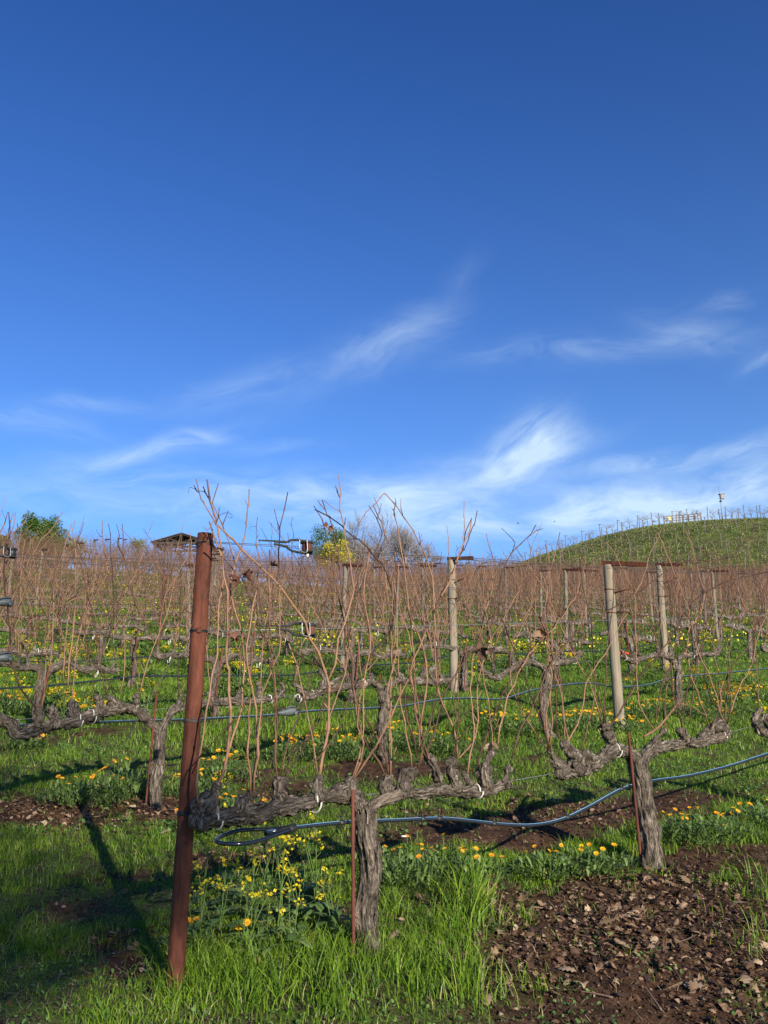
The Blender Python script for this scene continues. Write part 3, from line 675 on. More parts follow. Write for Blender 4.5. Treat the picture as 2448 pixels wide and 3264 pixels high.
vA = near_vine(A0, 'nearest old grapevine, gnarled grey trunk, left arm reaching the big rusted post', PL1,
    [(1191,3040),(1168,2900),(1182,2760),(1162,2660),(1165,2590)], .046,
    [([(1168,2620),(1150,2570),(1100,2533),(1040,2545),(985,2560),(920,2572),(850,2590),(780,2602),(700,2612),(640,2622)], [.036,.038,.041,.040,.036,.041,.040,.043,.032,.042],
      [SP([(640,2605),(668,2550),(688,2505)],.038,.014), SP([(770,2600),(790,2550),(800,2532)],.036,.018), SP([(886,2570),(890,2520),(885,2495),(905,2488)],.026,.015), SP([(1022,2540),(1016,2500),(1016,2478)],.028,.013), SP([(1085,2530),(1110,2500),(1122,2488)],.03,.022)]),
     ([(1172,2640),(1180,2590),(1200,2560),(1245,2545),(1300,2530),(1380,2520),(1450,2520),(1520,2521),(1580,2508),(1618,2500)], [.030,.031,.029,.028,.029,.029,.030,.031,.029,.024],
      [SP([(1235,2540),(1232,2505),(1240,2478)],.026,.016), SP([(1285,2525),(1288,2490),(1300,2470),(1318,2458)],.034,.016), SP([(1402,2515),(1385,2462),(1366,2410)],.024,.017), SP([(1458,2512),(1436,2462),(1440,2428)],.026,.021), SP([(1505,2512),(1488,2480),(1482,2466)],.024,.011), SP([(1555,2505),(1540,2450),(1566,2400)],.027,.017), SP([(1612,2495),(1612,2462),(1620,2440)],.018,.011)])])
for p, r in [((1000,2556), .046), ((690,2615), .036), ((1520,2522), .035)]: tie(vA, on_plane(*p, PL1), r)
# bare peeled patch on the right arm
mb = MB(); limb(mb, px_path([(1196,2566),(1222,2550),(1262,2540),(1292,2534)], PL1, -.010), [.016,.024,.023,.014], 16, .2, .01, .05); mb.build('peeled_patch', [PEEL], vA)
vB = near_vine(B0, 'thick shaggy-trunked grapevine behind a leaning rusty rod, nearest row', PL1,
    [(2085,2770),(2068,2660),(2052,2560),(2040,2470),(2025,2415)], .052,
    [([(2035,2440),(2010,2405),(1965,2390),(1920,2418),(1880,2442),(1830,2460),(1785,2466)], [.040,.040,.036,.038,.036,.036,.034],
      [SP([(1958,2390),(1940,2340),(1928,2312)],.036,.022), SP([(1842,2455),(1828,2405),(1812,2385),(1795,2370)],.034,.017), SP([(1798,2455),(1775,2425),(1752,2392)],.03,.012), SP([(1880,2430),(1870,2400)],.028,.02)]),
     ([(2045,2440),(2060,2405),(2105,2384),(2180,2370),(2240,2360),(2295,2352),(2316,2336)], [.036,.036,.034,.032,.033,.035,.028],
      [SP([(2062,2395),(2090,2355),(2120,2325)],.022,.012), SP([(2188,2362),(2176,2335),(2168,2328)],.026,.017), SP([(2258,2352),(2272,2315),(2300,2300)],.032,.018), SP([(2305,2345),(2312,2315)],.03,.016), SP([(2235,2355),(2255,2325)],.02,.01)])])
for p, r in [((1962,2392), .04), ((2300,2345), .036)]: tie(vB, on_plane(*p, PL1), r)
d1 = np.array([PL1[1][0], PL1[1][1]])
C0 = B0[:2]+d1*1.95; C0 = np.array([C0[0], C0[1], float(h(*C0))])
cpx = proj(C0[0], C0[1], C0[2])
vC = near_vine(C0, 'grapevine cut by the right edge, only the knobbly end of its arm in view', PL1,
    [cpx, (cpx[0]-20, cpx[1]-110), (cpx[0]-30, cpx[1]-230)], .05,
    [([(cpx[0]-30, cpx[1]-215), (cpx[0]-70, cpx[1]-260), (2520,2300), (2460,2338), (2430,2335), (2408,2308)], [.038,.036,.034,.034,.030,.026],
      [SP([(2422,2330),(2405,2295),(2422,2262)],.026,.014), SP([(2470,2330),(2440,2290),(2450,2280)],.024,.014)])])
def base_x(segs):
    r_, pts = segs[-1]; return T(r_, pts)[-1][0]
add_canes(vA, [c for c in CANES1 if base_x(c[0]) < 1648], PL1)
add_canes(vB, [c for c in CANES1 if 1648 <= base_x(c[0]) < 2390], PL1)
add_canes(vC, [c for c in CANES1 if base_x(c[0]) >= 2390], PL1)
auto_canes(vA, px_path([(800,2530),(895,2488),(1016,2478),(1122,2488),(1240,2478),(1318,2458),(1366,2410),(1440,2428),(1566,2400)], PL1), 17, (.5, 1.12), PL1, amp=.30)
auto_canes(vB, px_path([(1752,2392),(1812,2380),(1928,2312),(2120,2325),(2168,2328),(2300,2300),(2312,2315)], PL1), 17, (.6, 1.2), PL1, amp=.34)
for (r_, p, n, s_, m_) in [('1', (590,880), 2, .06, DEADR), ('1', (540,960), 2, .05, DEADR), ('1', (800,855), 2, .04, DEAD), ('1', (520,1430), 3, .045, DEADR), ('2', (150,480), 2, .04, DEADR), ('5', (540,1040), 4, .06, DEAD), ('5', (600,1040), 3, .05, DEAD), ('4', (1500,190), 3, .075, DEAD), ('5', (170,1890), 2, .05, DEAD)]:
    u, w = T(r_, [p])[0]; hang_leaf(vA if u < 1640 else vB, on_plane(u, w, PL1), n, s_, m_)

# second row
g2 = 'grapevines of the second row'
vD = near_vine(D0, 'grapevine left of the big rusted post, pale trunk, long dark arms in shade, second row', PL2,
    [(500,2572),(492,2480),(508,2400),(512,2335)], .043,
    [([(510,2350),(490,2312),(440,2272),(390,2258),(320,2272),(250,2295),(180,2310),(110,2330),(50,2336),(20,2302),(-30,2290)], [.038,.04,.042,.046,.045,.046,.044,.043,.042,.036,.032],
      [SP([(322,2268),(318,2238),(312,2222)],.032,.018), SP([(380,2258),(362,2232),(350,2222)],.03,.018), SP([(430,2265),(436,2240),(432,2218)],.028,.016), SP([(240,2290),(234,2262),(230,2245)],.036,.026), SP([(175,2305),(172,2280),(166,2262)],.038,.028), SP([(118,2318),(124,2285),(118,2260)],.032,.018)]),
     ([(512,2340),(520,2312),(545,2272),(580,2254),(650,2245),(720,2240),(800,2236),(860,2228),(900,2218)], [.038,.036,.034,.032,.034,.034,.032,.028,.022],
      [SP([(560,2262),(572,2240),(578,2216)],.026,.015), SP([(672,2240),(668,2210)],.026,.018), SP([(760,2236),(762,2206)],.03,.018), SP([(828,2228),(828,2200),(826,2178)],.03,.016), SP([(888,2222),(904,2198),(894,2176)],.02,.011)])], group=g2, sides=22)
CANES2 = [
 ([('7', [(72,85),(40,190),(20,240),(-20,300)])], 5, 4, 0), ([('7', [(75,90),(90,200),(80,300),(50,380),(40,500),(35,700),(55,850),(75,1000),(95,1250),(110,1400),(150,1560),(220,1700),(320,1820)])], 8, 5, 0),
 ([('7', [(120,90),(85,200),(70,300),(60,400),(55,520),(50,700),(70,900)])], 7, 4, 1), ([('7', [(138,95),(118,200),(95,290),(75,330)])], 4.6, 3.6, 0),
 ([('7', [(245,70),(225,160),(200,210),(150,240),(100,290),(75,330)])], 6, 3.6, 0), ([('7', [(150,185),(160,230)])], 3.5, 3, 0),
 ([('7', [(553,85),(500,180),(440,260),(360,330),(320,420),(250,520),(180,700),(120,830),(90,930)])], 6, 4, 1),
 ([('7', [(660,165),(640,230),(660,350),(670,500),(665,650),(665,900),(650,1050),(640,1200),(610,1400),(600,1620)])], 7, 4.5, 0),
 ([('7', [(632,190),(600,300),(560,420),(545,480),(500,610),(475,740),(470,950),(465,1150),(450,1370),(430,1500)])], 7, 4.5, 0),
 ([('7', [(585,400),(570,480),(580,650),(595,850),(610,950),(590,1100),(570,1300),(560,1600)])], 6, 4, 1),
 ([('7', [(710,740),(665,830),(590,860),(550,1000),(480,1160),(420,1300)])], 5, 4, 1), ([('7', [(740,180),(720,250),(670,370)])], 4.5, 3, 0),
 ([('7', [(905,165),(900,270),(915,400),(935,520),(960,700),(980,900)])], 6, 4, 1), ([('7', [(845,245),(880,300),(905,300)])], 3, 2.4, 1),
 ([('7', [(1080,190),(1085,400),(1110,560),(1140,720),(1200,900),(1260,1030),(1330,1160),(1360,1300)])], 7, 4, 0),
 ([('7', [(955,190),(975,290),(970,400),(990,600),(1000,900),(1000,1080),(940,1220)])], 6, 3.8, 0),
 ([('7', [(1030,200),(1050,290),(1040,380),(1090,480)])], 4.5, 3, 0), ([('7', [(1345,165),(1300,310),(1250,470),(1190,640),(1100,800)])], 5, 3, 1),
 ([('7', [(310,560),(260,680),(220,820),(170,1000),(110,1200),(90,1450)])], 5, 3.5, 0),
 ([('7', [(440,970),(430,1150),(405,1400),(390,1700),(370,1800)])], 4.5, 3.5, 1), ([('7', [(820,960),(790,1060),(720,1250),(650,1400)])], 4.5, 3.4, 1),
 ([('7', [(690,960),(750,1150),(760,1350),(900,1500),(980,1640),(1000,1700)])], 4.5, 3, 0), ([('7', [(1100,1100),(1100,1400),(1090,1560),(1060,1680)])], 4.6, 3.4, 0),
 ([('7', [(1140,1180),(1180,1350),(1230,1560),(1235,1680),(1195,1720)])], 4.6, 3.4, 0), ([('7', [(860,1440),(820,1560),(810,1680),(850,1715)])], 4.4, 3.4, 0)]
add_canes(vD, CANES2, PL2, 6)
auto_canes_later = True
ax2 = np.array([PL2[1][0], PL2[1][1], 0])
for p, r in [((252,2296), .049), ((294,2284), .05), ((724,2240), .037), ((862,2228), .03)]: tie(vD, on_plane(*p, PL2), r, ax2)

auto_canes(vD, px_path([(570,2215),(668,2208),(762,2204),(826,2178),(894,2176),(432,2216),(350,2220),(230,2243),(124,2258)], PL2), 10, (.7, 1.35), PL2)
vE = near_vine(E0, 'grapevine standing behind the nearest vine with a dark rod at its trunk, second row', PL2,
    [(1220,2430),(1216,2320),(1228,2250),(1220,2205)], .042,
    [([(1222,2235),(1206,2192),(1180,2172),(1140,2182),(1080,2190),(1020,2206),(955,2228)], [.034,.036,.036,.038,.036,.034,.034],
      [SP([(975,2222),(958,2196),(938,2182)],.026,.016), SP([(1010,2208),(1050,2182),(1098,2155)],.024,.014), SP([(1028,2202),(1032,2165),(1022,2140)],.026,.016), SP([(1115,2182),(1108,2150)],.026,.016), SP([(1190,2175),(1180,2150)],.024,.018)]),
     ([(1226,2225),(1240,2186),(1266,2172),(1320,2170),(1380,2176),(1432,2166)], [.032,.032,.032,.032,.036,.028],
      [SP([(1345,2170),(1352,2132)],.028,.02), SP([(1385,2172),(1376,2140),(1388,2128)],.03,.02), SP([(1290,2170),(1262,2140),(1250,2125)],.022,.013), SP([(1420,2168),(1402,2148)],.022,.013)])], group=g2, sides=22)
sp = px_path([(940,2180),(1020,2138),(1108,2148),(1180,2148),(1352,2130),(1388,2126),(1250,2123),(1402,2146),(1098,2155)], PL2)
auto_canes(vE, sp, 20, (.9, 1.4), PL2)
add_canes(vE, [([('1', [(720,410),(710,520),(715,570),(710,680),(735,760),(720,900),(740,1100),(790,1500)])], 5.5, 3.4, 0), ([('1', [(1030,410),(1018,470),(1040,560),(1025,640),(1025,800),(1035,1000),(1050,1100),(1030,1400)])], 5.5, 3.4, 0),
  ([('1', [(845,465),(850,560),(840,700),(850,900),(840,1100)])], 4.5, 3, 0), ([('1', [(895,455),(900,520),(960,620),(985,700)])], 4, 3, 0)], PL2, 6)
for p, r in [((1158,2178), .04), ((950,2226), .036), ((996,2214), .036)]: tie(vE, on_plane(*p, PL2), r, ax2)
vF = near_vine(F0, 'grapevine with a strongly curved dark trunk, left of the thick wooden post, second row', PL2,
    [(1765,2366),(1735,2300),(1730,2230),(1745,2170),(1742,2135)], .042,
    [([(1744,2160),(1730,2124),(1690,2112),(1640,2122),(1585,2160),(1530,2135)], [.034,.036,.036,.036,.034,.026],
      [SP([(1700,2112),(1692,2085)],.028,.018), SP([(1640,2122),(1628,2090)],.028,.018), SP([(1580,2152),(1572,2120)],.022,.014), SP([(1540,2138),(1528,2118)],.022,.014)]),
     ([(1746,2155),(1765,2118),(1800,2112),(1838,2100),(1852,2080)], [.032,.032,.032,.03,.02],
      [SP([(1795,2112),(1790,2080)],.028,.016), SP([(1838,2102),(1846,2075)],.024,.014), SP([(1770,2118),(1762,2088)],.024,.016)])], group=g2, sides=22)
auto_canes(vF, px_path([(1692,2083),(1628,2088),(1572,2118),(1790,2078),(1846,2073),(1762,2086),(1528,2116)], PL2), 24, (.8, 1.5), PL2)
vG = near_vine(G0, 'grapevine with an upright dark trunk right of the thick wooden post, second row', PL2,
    [(2175,2284),(2162,2200),(2162,2140),(2152,2110)], .042,
    [([(2155,2130),(2140,2102),(2100,2088),(2060,2096),(2020,2108),(1982,2090)], [.034,.034,.034,.034,.034,.026],
      [SP([(2100,2088),(2095,2062)],.028,.016), SP([(2040,2102),(2030,2072)],.026,.016), SP([(1990,2092),(1980,2072)],.02,.012), SP([(2135,2098),(2138,2065)],.028,.018)]),
     ([(2158,2125),(2175,2094),(2230,2086),(2285,2084),(2296,2062)], [.032,.032,.032,.028,.02],
      [SP([(2220,2088),(2226,2055)],.028,.018), SP([(2280,2084),(2292,2052)],.022,.012), SP([(2185,2094),(2192,2062)],.024,.014)])], group=g2, sides=22)
auto_canes(vG, px_path([(2095,2060),(2030,2070),(1980,2070),(2138,2063),(2226,2053),(2292,2050),(2192,2060)], PL2), 24, (.8, 1.5), PL2)
for p in ((1990,2095), (2205,2090), (1830,2106)): tie(vG if p[0] > 1900 else vF, on_plane(*p, PL2), .036, ax2)

# ------------------------------------------------------------------ prototype vines for the other rows (x along the row)
HID = []
ORD = ['first', 'second', 'third', 'fourth', 'fifth', 'sixth', 'seventh', 'eighth', 'ninth', 'tenth', 'eleventh', 'twelfth', 'thirteenth', 'fourteenth', 'fifteenth', 'sixteenth', 'seventeenth', 'eighteenth', 'nineteenth', 'twentieth']
def local_vine(rng, sides, ncane, node, lod):
    """returns trunk, arms, list of cane meshbuilders, all about the origin, row along +x"""
    hh = rng.uniform(.56, .68); tr = rng.uniform(.036, .05)
    tk = MB(); bx, by = rng.normal()*.04, rng.normal()*.03
    limb(tk, [(0, 0, -.1), (0, 0, .05), (bx, by, hh*.45), (bx*.4, by, hh*.8), (0, 0, hh)], [tr*1.4, tr*1.15, tr, tr, tr], sides, .34, .03 if lod else .016, .10)
    arms = []; tips = []
    for sg in (-1, 1):
        mb = MB(); L = rng.uniform(.78, .96)
        P = [(0, 0, hh-.07), (sg*.07, 0, hh+.02)]+[(sg*L*t, rng.normal()*.02, hh+.04+rng.normal()*.022) for t in (.3, .5, .7, .9, 1.0)]
        r = [tr*.8, tr*.82]+[rng.uniform(.028, .038) for _ in range(4)]+[.022]
        limb(mb, P, r, sides-(0 if lod else 2), .36, .028 if lod else .014, .17)
        for k in range(6):
            x = sg*L*(.2+.8*(k+rng.uniform(0, .6))/6.3); z0 = hh+.05; a = rng.normal()*.03
            tip = np.array([x+a, rng.normal()*.02, z0+rng.uniform(.06, .13)])
            limb(mb, [(x, 0, z0-.02), (x+a*.3, 0, z0+.03), tip], [.026, .02, .014], max(5, sides-6), .3, .02, .2); tips.append(tip)
        arms.append(mb)
    canes = []
    for k in range(ncane):
        p = tips[k % len(tips)]+rng.normal(size=3)*.008
        a, b = rng.normal()*.36, rng.normal()*.17; c = rng.normal()*.28; ln = rng.uniform(.5, 1.38) if rng.random() < .8 else rng.uniform(1.2, 1.55)
        if rng.random() < .12: ln *= 1.12
        P = [p+np.array([a*t+c*t*t, b*t, t*(1-.12*abs(a)*t)])*ln for t in np.linspace(0, 1, 5)]
        for i_ in range(1, 5): P[i_] = P[i_]+rng.normal(size=3)*.014
        mb = MB(); cane(mb, P, rng.uniform(.0034, .0050), rng.uniform(.0018, .0027), 5 if lod == 0 else 4 if lod == 1 else 3, node, lod == 0, .004, .12, .02)
        if rng.random() < .7:
            q = P[2]; dv = rng.normal(size=3)*.25+np.array([0, 0, .5]); mb.tube([q, q+dv*.25, q+dv*.5+rng.normal(size=3)*.03], [.0028, .0022, .0016], 3)
        canes.append(mb)
    return tk, arms, canes
ties_l = []
def proto_full(seed, lod=0):
    rng = np.random.default_rng(seed); tk, arms, canes = local_vine(rng, 16 if lod == 0 else 9, 38, .085, lod)
    root = bpy.data.objects.new('grapevine', None); root.empty_display_size = .1; root['_w'] = [0., 0., 0.]
    parts = [('trunk', tk.mesh('trunk', [BARK]))]+[('cordon_arm', a.mesh('cordon_arm', [BARK])) for a in arms]+[('cane', c.mesh('cane', [CANE])) for c in canes]
    for sx in (-.55, .6):
        mb = MB(); t = np.linspace(0, 6.6, 12); mb.tube(np.stack([sx+t*.002, np.cos(t)*.038, .66+np.sin(t)*.042], -1), .005, 4); parts.append(('tie', mb.mesh('tie', [TIE])))
    return parts
def proto_mid(seed):
    rng = np.random.default_rng(seed); tk, arms, canes = local_vine(rng, 8, 50, .11, 1)
    cm = MB()
    for c in canes: merge(cm, c)
    return [('trunk', tk.mesh('trunk', [BARK]))]+[('cordon_arm', a.mesh('cordon_arm', [BARK])) for a in arms]+[('canes', cm.mesh('canes', [CANE_F]))]
def merge(dst, src):
    off = dst.n
    dst.v += src.v; dst.t += src.t; dst.r += src.r
    for q in src.q: dst.q.append(q+off); dst.m4.append(np.full(len(q), dst.mat))
    for f in src.f: dst.f.append(f+off); dst.m3.append(np.full(len(f), dst.mat))
    dst.n += src.n
def proto_far(seed, n=64):
    rng = np.random.default_rng(seed); tk, arms, canes = local_vine(rng, 6, n, .2, 2)
    m = MB(); merge(m, tk); [merge(m, a) for a in arms]; m.mat = 1
    for c in canes: merge(m, c)
    return m, m.mesh('grapevine', [BARK, CANE_F])
FULL = [proto_full(s) for s in (11, 12, 13, 14, 15)]
MID = [proto_mid(s) for s in (21, 22, 23, 24, 25)]
_pf = [proto_far(s) for s in (31, 32, 33, 34, 35, 36)]; FARM = [a for a, b in _pf]; FAR = [b for a, b in _pf]
ORD_ = ['first', 'second', 'third', 'fourth', 'fifth', 'sixth', 'seventh', 'eighth', 'ninth', 'tenth', 'eleventh', 'twelfth', 'thirteenth', 'fourteenth', 'fifteenth', 'sixteenth', 'seventeenth']
def place_parts(parts, loc, rz, sc, label, group):
    v = empty('grapevine', loc, label, 'grapevine', group); v.rotation_euler = (0, 0, rz); v.scale = sc
    for nm, me in parts:
        o = bpy.data.objects.new(nm, me); COL.objects.link(o); o.parent = v
    return v
def row_pt(k, s):
    n = N0+DN*k; return RN*n+RD*s
def s_px(k, px, py=1900):
    """distance along row k where the view column px crosses it"""
    r = ray(px, py); c = r[0]/r[1]; n = N0+DN*k   # x = c*y ; point = RN*n + RD*s
    return n*(c*RN[1]-RN[0])/(RD[0]-c*RD[1])
def sees(p, m=160):
    x, y = proj(p[0], p[1], p[2]+1.0); return -m < x < 2448+m
VS = 1.98
pw = lambda k: 2
count = 0; vine_spots = []
POST = {1: s_px(1, 1972, 2300), 2: s_px(2, 1447, 2150), 3: s_px(3, 1090, 2100)}
posts = []
for k in range(1, 16):
    for s_ in np.arange(-80, 140, VS):
        ph = POST.get(k, k*1.7+.9)
        s2 = s_+((ph+VS*.5) % VS)
        p = row_pt(k, s2); y = p[1]; x = p[0]
        if y < 3 or y > 86 or np.hypot(*p) > 100: continue
        P3 = g3(x, y)
        if not sees(P3): continue
        if k == 1:
            px, py = proj(*P3)
            if -250 < px < 2330: continue            # these are the hand-placed vines
        vine_spots.append((k, s2, P3))
    for m_ in range(-30, 40):
        s3 = POST.get(k, k*1.7+.9)+m_*(3*VS if k != 2 else s_px(2, 2112, 2000)-POST[2]) if k != 1 else POST[1]+m_*3*2.3
        p = row_pt(k, s3)
        if p[1] < 3 or p[1] > 86: continue
        if k == 1 and m_ == 0: P3 = ground_px(1976, 2322)
        else: P3 = g3(*p)
        if k in (1, 2) and m_ < 0: continue
        if sees(P3, 60): posts.append((k, s3, P3))
rg = np.random.default_rng(3); kk = {}
vine_spots.sort(key=lambda q: (q[0], q[1]))
_d = sorted(np.hypot(q[2][0], q[2][1]) for q in vine_spots); VMAX = _d[min(len(_d)-1, 246)]; far_mass = MB()
for (k, s2, P3) in vine_spots:
    i = kk[k] = kk.get(k, -1)+1
    rz = PHI+(math.pi if rg.random() < .5 else 0)+rg.normal()*.03; sc = rg.uniform(.93, 1.08)
    px, py = proj(P3[0], P3[1], P3[2])
    side = 'left' if px < 800 else 'right' if px > 1650 else 'middle'
    if np.hypot(P3[0], P3[1]) > VMAX:
        src = FARM[int(rg.integers(6))]; R3 = np.array(Matrix.Rotation(rz, 3, 'Z')); off = far_mass.n
        far_mass.v.append(np.vstack(src.v) @ R3.T + P3); far_mass.t += src.t; far_mass.r += src.r
        for q_, m_4 in zip(src.q, src.m4): far_mass.q.append(q_+off); far_mass.m4.append(m_4)
        for f_, m_3 in zip(src.f, src.m3): far_mass.f.append(f_+off); far_mass.m3.append(m_3)
        far_mass.n += src.n; continue
    n_ = 'leafless grapevine on wires, %s row from the front, %s of the picture' % (ORD[k], side)
    g = 'vines of the %s row, %s' % (ORD[k], side)
    if k <= 5: n_ = 'leafless grapevine, %s from the left in the %s row from the front' % (ORD[i], ORD[k]) if i < 17 else n_
    if k <= 3:
        v = place_parts(FULL[int(rg.integers(5))], P3, rz, (1, 1, sc), n_, g)
    elif k <= 7:
        v = place_parts(MID[int(rg.integers(5))], P3, rz, (1, 1, sc), n_, g)
    else:
        v = bpy.data.objects.new('grapevine', FAR[int(rg.integers(6))]); COL.objects.link(v); v.location = tuple(P3); v.rotation_euler = (0, 0, rz); v.scale = (1, 1, sc)
        setp(v, n_, 'grapevine', g)
    count += 1
if far_mass.n: setp(far_mass.build('far_grapevines', [BARK, CANE_F]), 'brown mass of leafless vines in the farthest rows', 'vines', kind='stuff')
print('vines', count, 'posts', len(posts), {k: v+1 for k, v in kk.items()})

# ------------------------------------------------------------------ stakes beside the vines
def rod(p0, p1, r, label, cat='stake', group=None, m=None, name='vine_stake'):
    mb = MB(); P = np.linspace(p0, p1, 24); mb.tube(P, r, 8, .10, 1); o = mb.build(name, [m or RUSTD], None, loc=p0); return setp(o, label, cat, group)
rod(ground_px(1128, 3070)-[0, 0, .06], on_plane(1124, 2518, PL1, -.04), .0085, 'thin rusty steel rod standing left of the nearest vine trunk')
rod(ground_px(2046, 2762)-[0, 0, .06], on_plane(2003, 2334, PL1, -.06), .0085, 'leaning rusty steel rod in front of the shaggy vine trunk at the right')
rod(ground_px(464, 2565)-[0, 0, .06], on_plane(500, 2203, PL2, -.06), .0085, 'leaning rusty rod beside the pale trunk left of the big rusted post')
rod(ground_px(1206, 2428)-[0, 0, .06], on_plane(1211, 2150, PL2, -.05), .0095, 'dark rusty rod beside the vine trunk behind the nearest vine')
rod(ground_px(2150, 2284)-[0, 0, .06], on_plane(2138, 2110, PL2, -.05), .0085, 'rusty rod beside the upright trunk right of the thick wooden post')
stk_m = MB(); P = np.linspace((0, 0, -.05), (.02, 0, .82), 10); stk_m.tube(P, .009, 6, .1, 1); stk_me = stk_m.mesh('vine_stake', [RUSTD])
for (k, s2, P3) in vine_spots:
    if k > 8: continue
    o = bpy.data.objects.new('vine_stake', stk_me); COL.objects.link(o); q = P3[:2]-RN*.07-RD*rg.uniform(.0, .08)
    o.location = (q[0], q[1], float(h(*q))); o.rotation_euler = (rg.normal()*.06, rg.normal()*.06, 0)
    px, py = proj(*P3); side = 'left' if px < 800 else 'right' if px > 1650 else 'middle'
    setp(o, 'rusty rod at a vine trunk, %s row from the front, %s part of the picture' % (ORD[k], side), 'stake', 'rods of the %s row, %s' % (ORD[k], side))
# tall rusty pipe in the left middle distance
p = row_pt(4, s_px(4, 515)); b_ = g3(*p); rod(b_-[0, 0, .05], b_+[0.03, 0, 1.75], .022, 'tall thin rusted pipe standing among the vines left of the big post', 'pipe', None, RUST, 'rusted_pipe')

# ------------------------------------------------------------------ posts
def t_post(mb_post, mb_arm, mb_wrap, lod, hgt=1.92, r=.06):
    n = 24 if lod == 0 else 8; Z_ = np.concatenate([np.linspace(-.1, hgt-.02, n), [hgt-.004, hgt]])
    rr = np.concatenate([np.linspace(r*1.05, r*.96, n), [r*.93, r*.78]])
    mb_post.tube(np.stack([Z_*.0, Z_*0, Z_], -1), rr, 20 if lod == 0 else 8, .05 if lod == 0 else 0, .6)
    # one-sided steel channel arm lying on top; here it runs along -y (towards the aisle)
    L = .55; sl_ = -TA*.9
    rot = Matrix.Rotation(math.atan(sl_)*-1, 4, 'X')
    for (dx, dz, sx, sz) in ((0, .022, .048, .006), (-.022, 0, .005, .05), (.022, 0, .005, .05)):
        mb_arm.box((dx, -L/2+.075, hgt+.018+dz+sl_*(L/2-.075)*.9), (sx, L, sz), rot)
    for z in (hgt-.30, hgt-.58):
        t = np.linspace(0, 2*math.pi, 17); rr_ = r*1.04
        mb_wrap.tube(np.stack([np.cos(t)*rr_, np.sin(t)*rr_, z+np.sin(t)*.006], -1), .006, 5)
    mb_wrap.box((0, -.17, hgt-.33), (.02, .24, .012), Matrix.Rotation(-.15, 4, 'X')); mb_wrap.box((0, -.13, hgt-.585), (.018, .16, .010))
pm = [MB(), MB(), MB()]; t_post(*pm, 0); PM0 = [pm[0].mesh('post', [WOOD]), pm[1].mesh('crossarm', [RUST], smooth=False), pm[2].mesh('wire_bracket', [RUSTD])]
pm = [MB(), MB(), MB()]; t_post(*pm, 1, 1.9, .045); PM1 = [pm[0].mesh('post', [WOODD]), pm[1].mesh('crossarm', [RUST], smooth=False)]
pm = [MB(), MB(), MB()]; t_post(*pm, 1, 1.85, .042); PM2 = [pm[0].mesh('post', [WOODM]), pm[1].mesh('crossarm', [RUST], smooth=False)]
for i, (k, s3, P3) in enumerate(posts):
    px, py = proj(*P3); near = (k == 1 and abs(px-1976) < 60)
    side = 'left' if px < 800 else 'right' if px > 1650 else 'middle'
    if near: lab, g = 'thick round wooden post with a rusty steel bar across its top, largest wooden post', 'wooden trellis posts'
    elif k == 2 and 1300 < px < 1600: lab, g = 'pale round wooden post right of the nearest vine, standing behind its crossed canes', 'wooden trellis posts'
    else: lab, g = 'wooden trellis post with steel crossarm, %s row from the front, %s part of the picture' % (ORD[k], side), 'trellis posts of the %s row, %s' % (ORD[k], side)
    v = empty('trellis_post', P3, lab, 'post', g); v.rotation_euler = (rg.normal()*.02, rg.normal()*.02, PHI+rg.normal()*.05)
    ms = PM0 if k <= 2 else (PM1 if (k > 3 and rg.random() < .6) else PM2)
    if near: v.rotation_euler = (0.0, -.022, PHI+R(12)); v.scale = (1.0, 1.0, 1.0)
    for nm, me in zip(('post', 'crossarm', 'wire_bracket'), ms):
        o = bpy.data.objects.new(nm, me); COL.objects.link(o); o.parent = v

# the big rusted pipe post at the head of the first row
SP0 = ground_px(555, 3166); SPT = on_plane(655, 1702, (SP0[:2], PL1[1]))
sp_ = empty('steel_end_post', SP0, 'big round rusted steel post at the end of the nearest row', 'post')
mb = MB(); SR = .0355
n = 60; P = np.array([SP0+(SPT-SP0)*t for t in np.linspace(-.06, 1, n)]); mb.tube(P, SR, 32, .02, .5, cap=False)
ax_ = (SPT-SP0)/np.linalg.norm(SPT-SP0); Pi = np.array([SPT, SPT-ax_*.12]); mb.tube(Pi, [SR*.88, SR*.88], 32, cap=False)
# rim
k32 = np.arange(32)/32*2*math.pi
u_ = np.cross(ax_, [0, 1, 0]); u_ /= np.linalg.norm(u_); w_ = np.cross(ax_, u_)
ring = lambda r_, z_: SPT+ax_*z_+np.cos(k32)[:, None]*u_*r_+np.sin(k32)[:, None]*w_*r_
mb.add(np.vstack([ring(SR*1.0, .0005), ring(SR*.88, .0005)]), [[i_, (i_+1) % 32, 32+(i_+1) % 32, 32+i_] for i_ in range(32)])
mb.build('pipe', [RUST], sp_)
def post_at(py):
    """point of the steel post's axis seen at photo row py"""
    best = min(np.linspace(0, 1, 800), key=lambda t: abs(proj(*(SP0+(SPT-SP0)*t))[1]-py)); return SP0+(SPT-SP0)*best
def wrap(py, turns, rw, m, wob=.004, nm='wire_wrap'):
    c = post_at(py); t = np.linspace(0, 2*math.pi*turns, int(20*turns)); mb = MB()
    P = c+np.cos(t)[:, None]*u_*(SR+rw*.8)+np.sin(t)[:, None]*w_*(SR+rw*.8)+ax_*((vn2(t*2, t*0+py)-.5)*wob*2+(t/t[-1]-.5)*.01)[:, None]
    mb.tube(P, rw, 6); mb.build(nm, [m], sp_)
wrap(1728, 3.6, .0022, WIRED, .008); wrap(1734, 2.3, .0018, IRON, .010); wrap(2012, 2.2, .0028, IRON, .003); wrap(2296, 3.4, .0025, WIRED, .008); wrap(2592, 2.4, .003, IRON, .005); wrap(2690, 1.1, .0008, WIRED, .002)
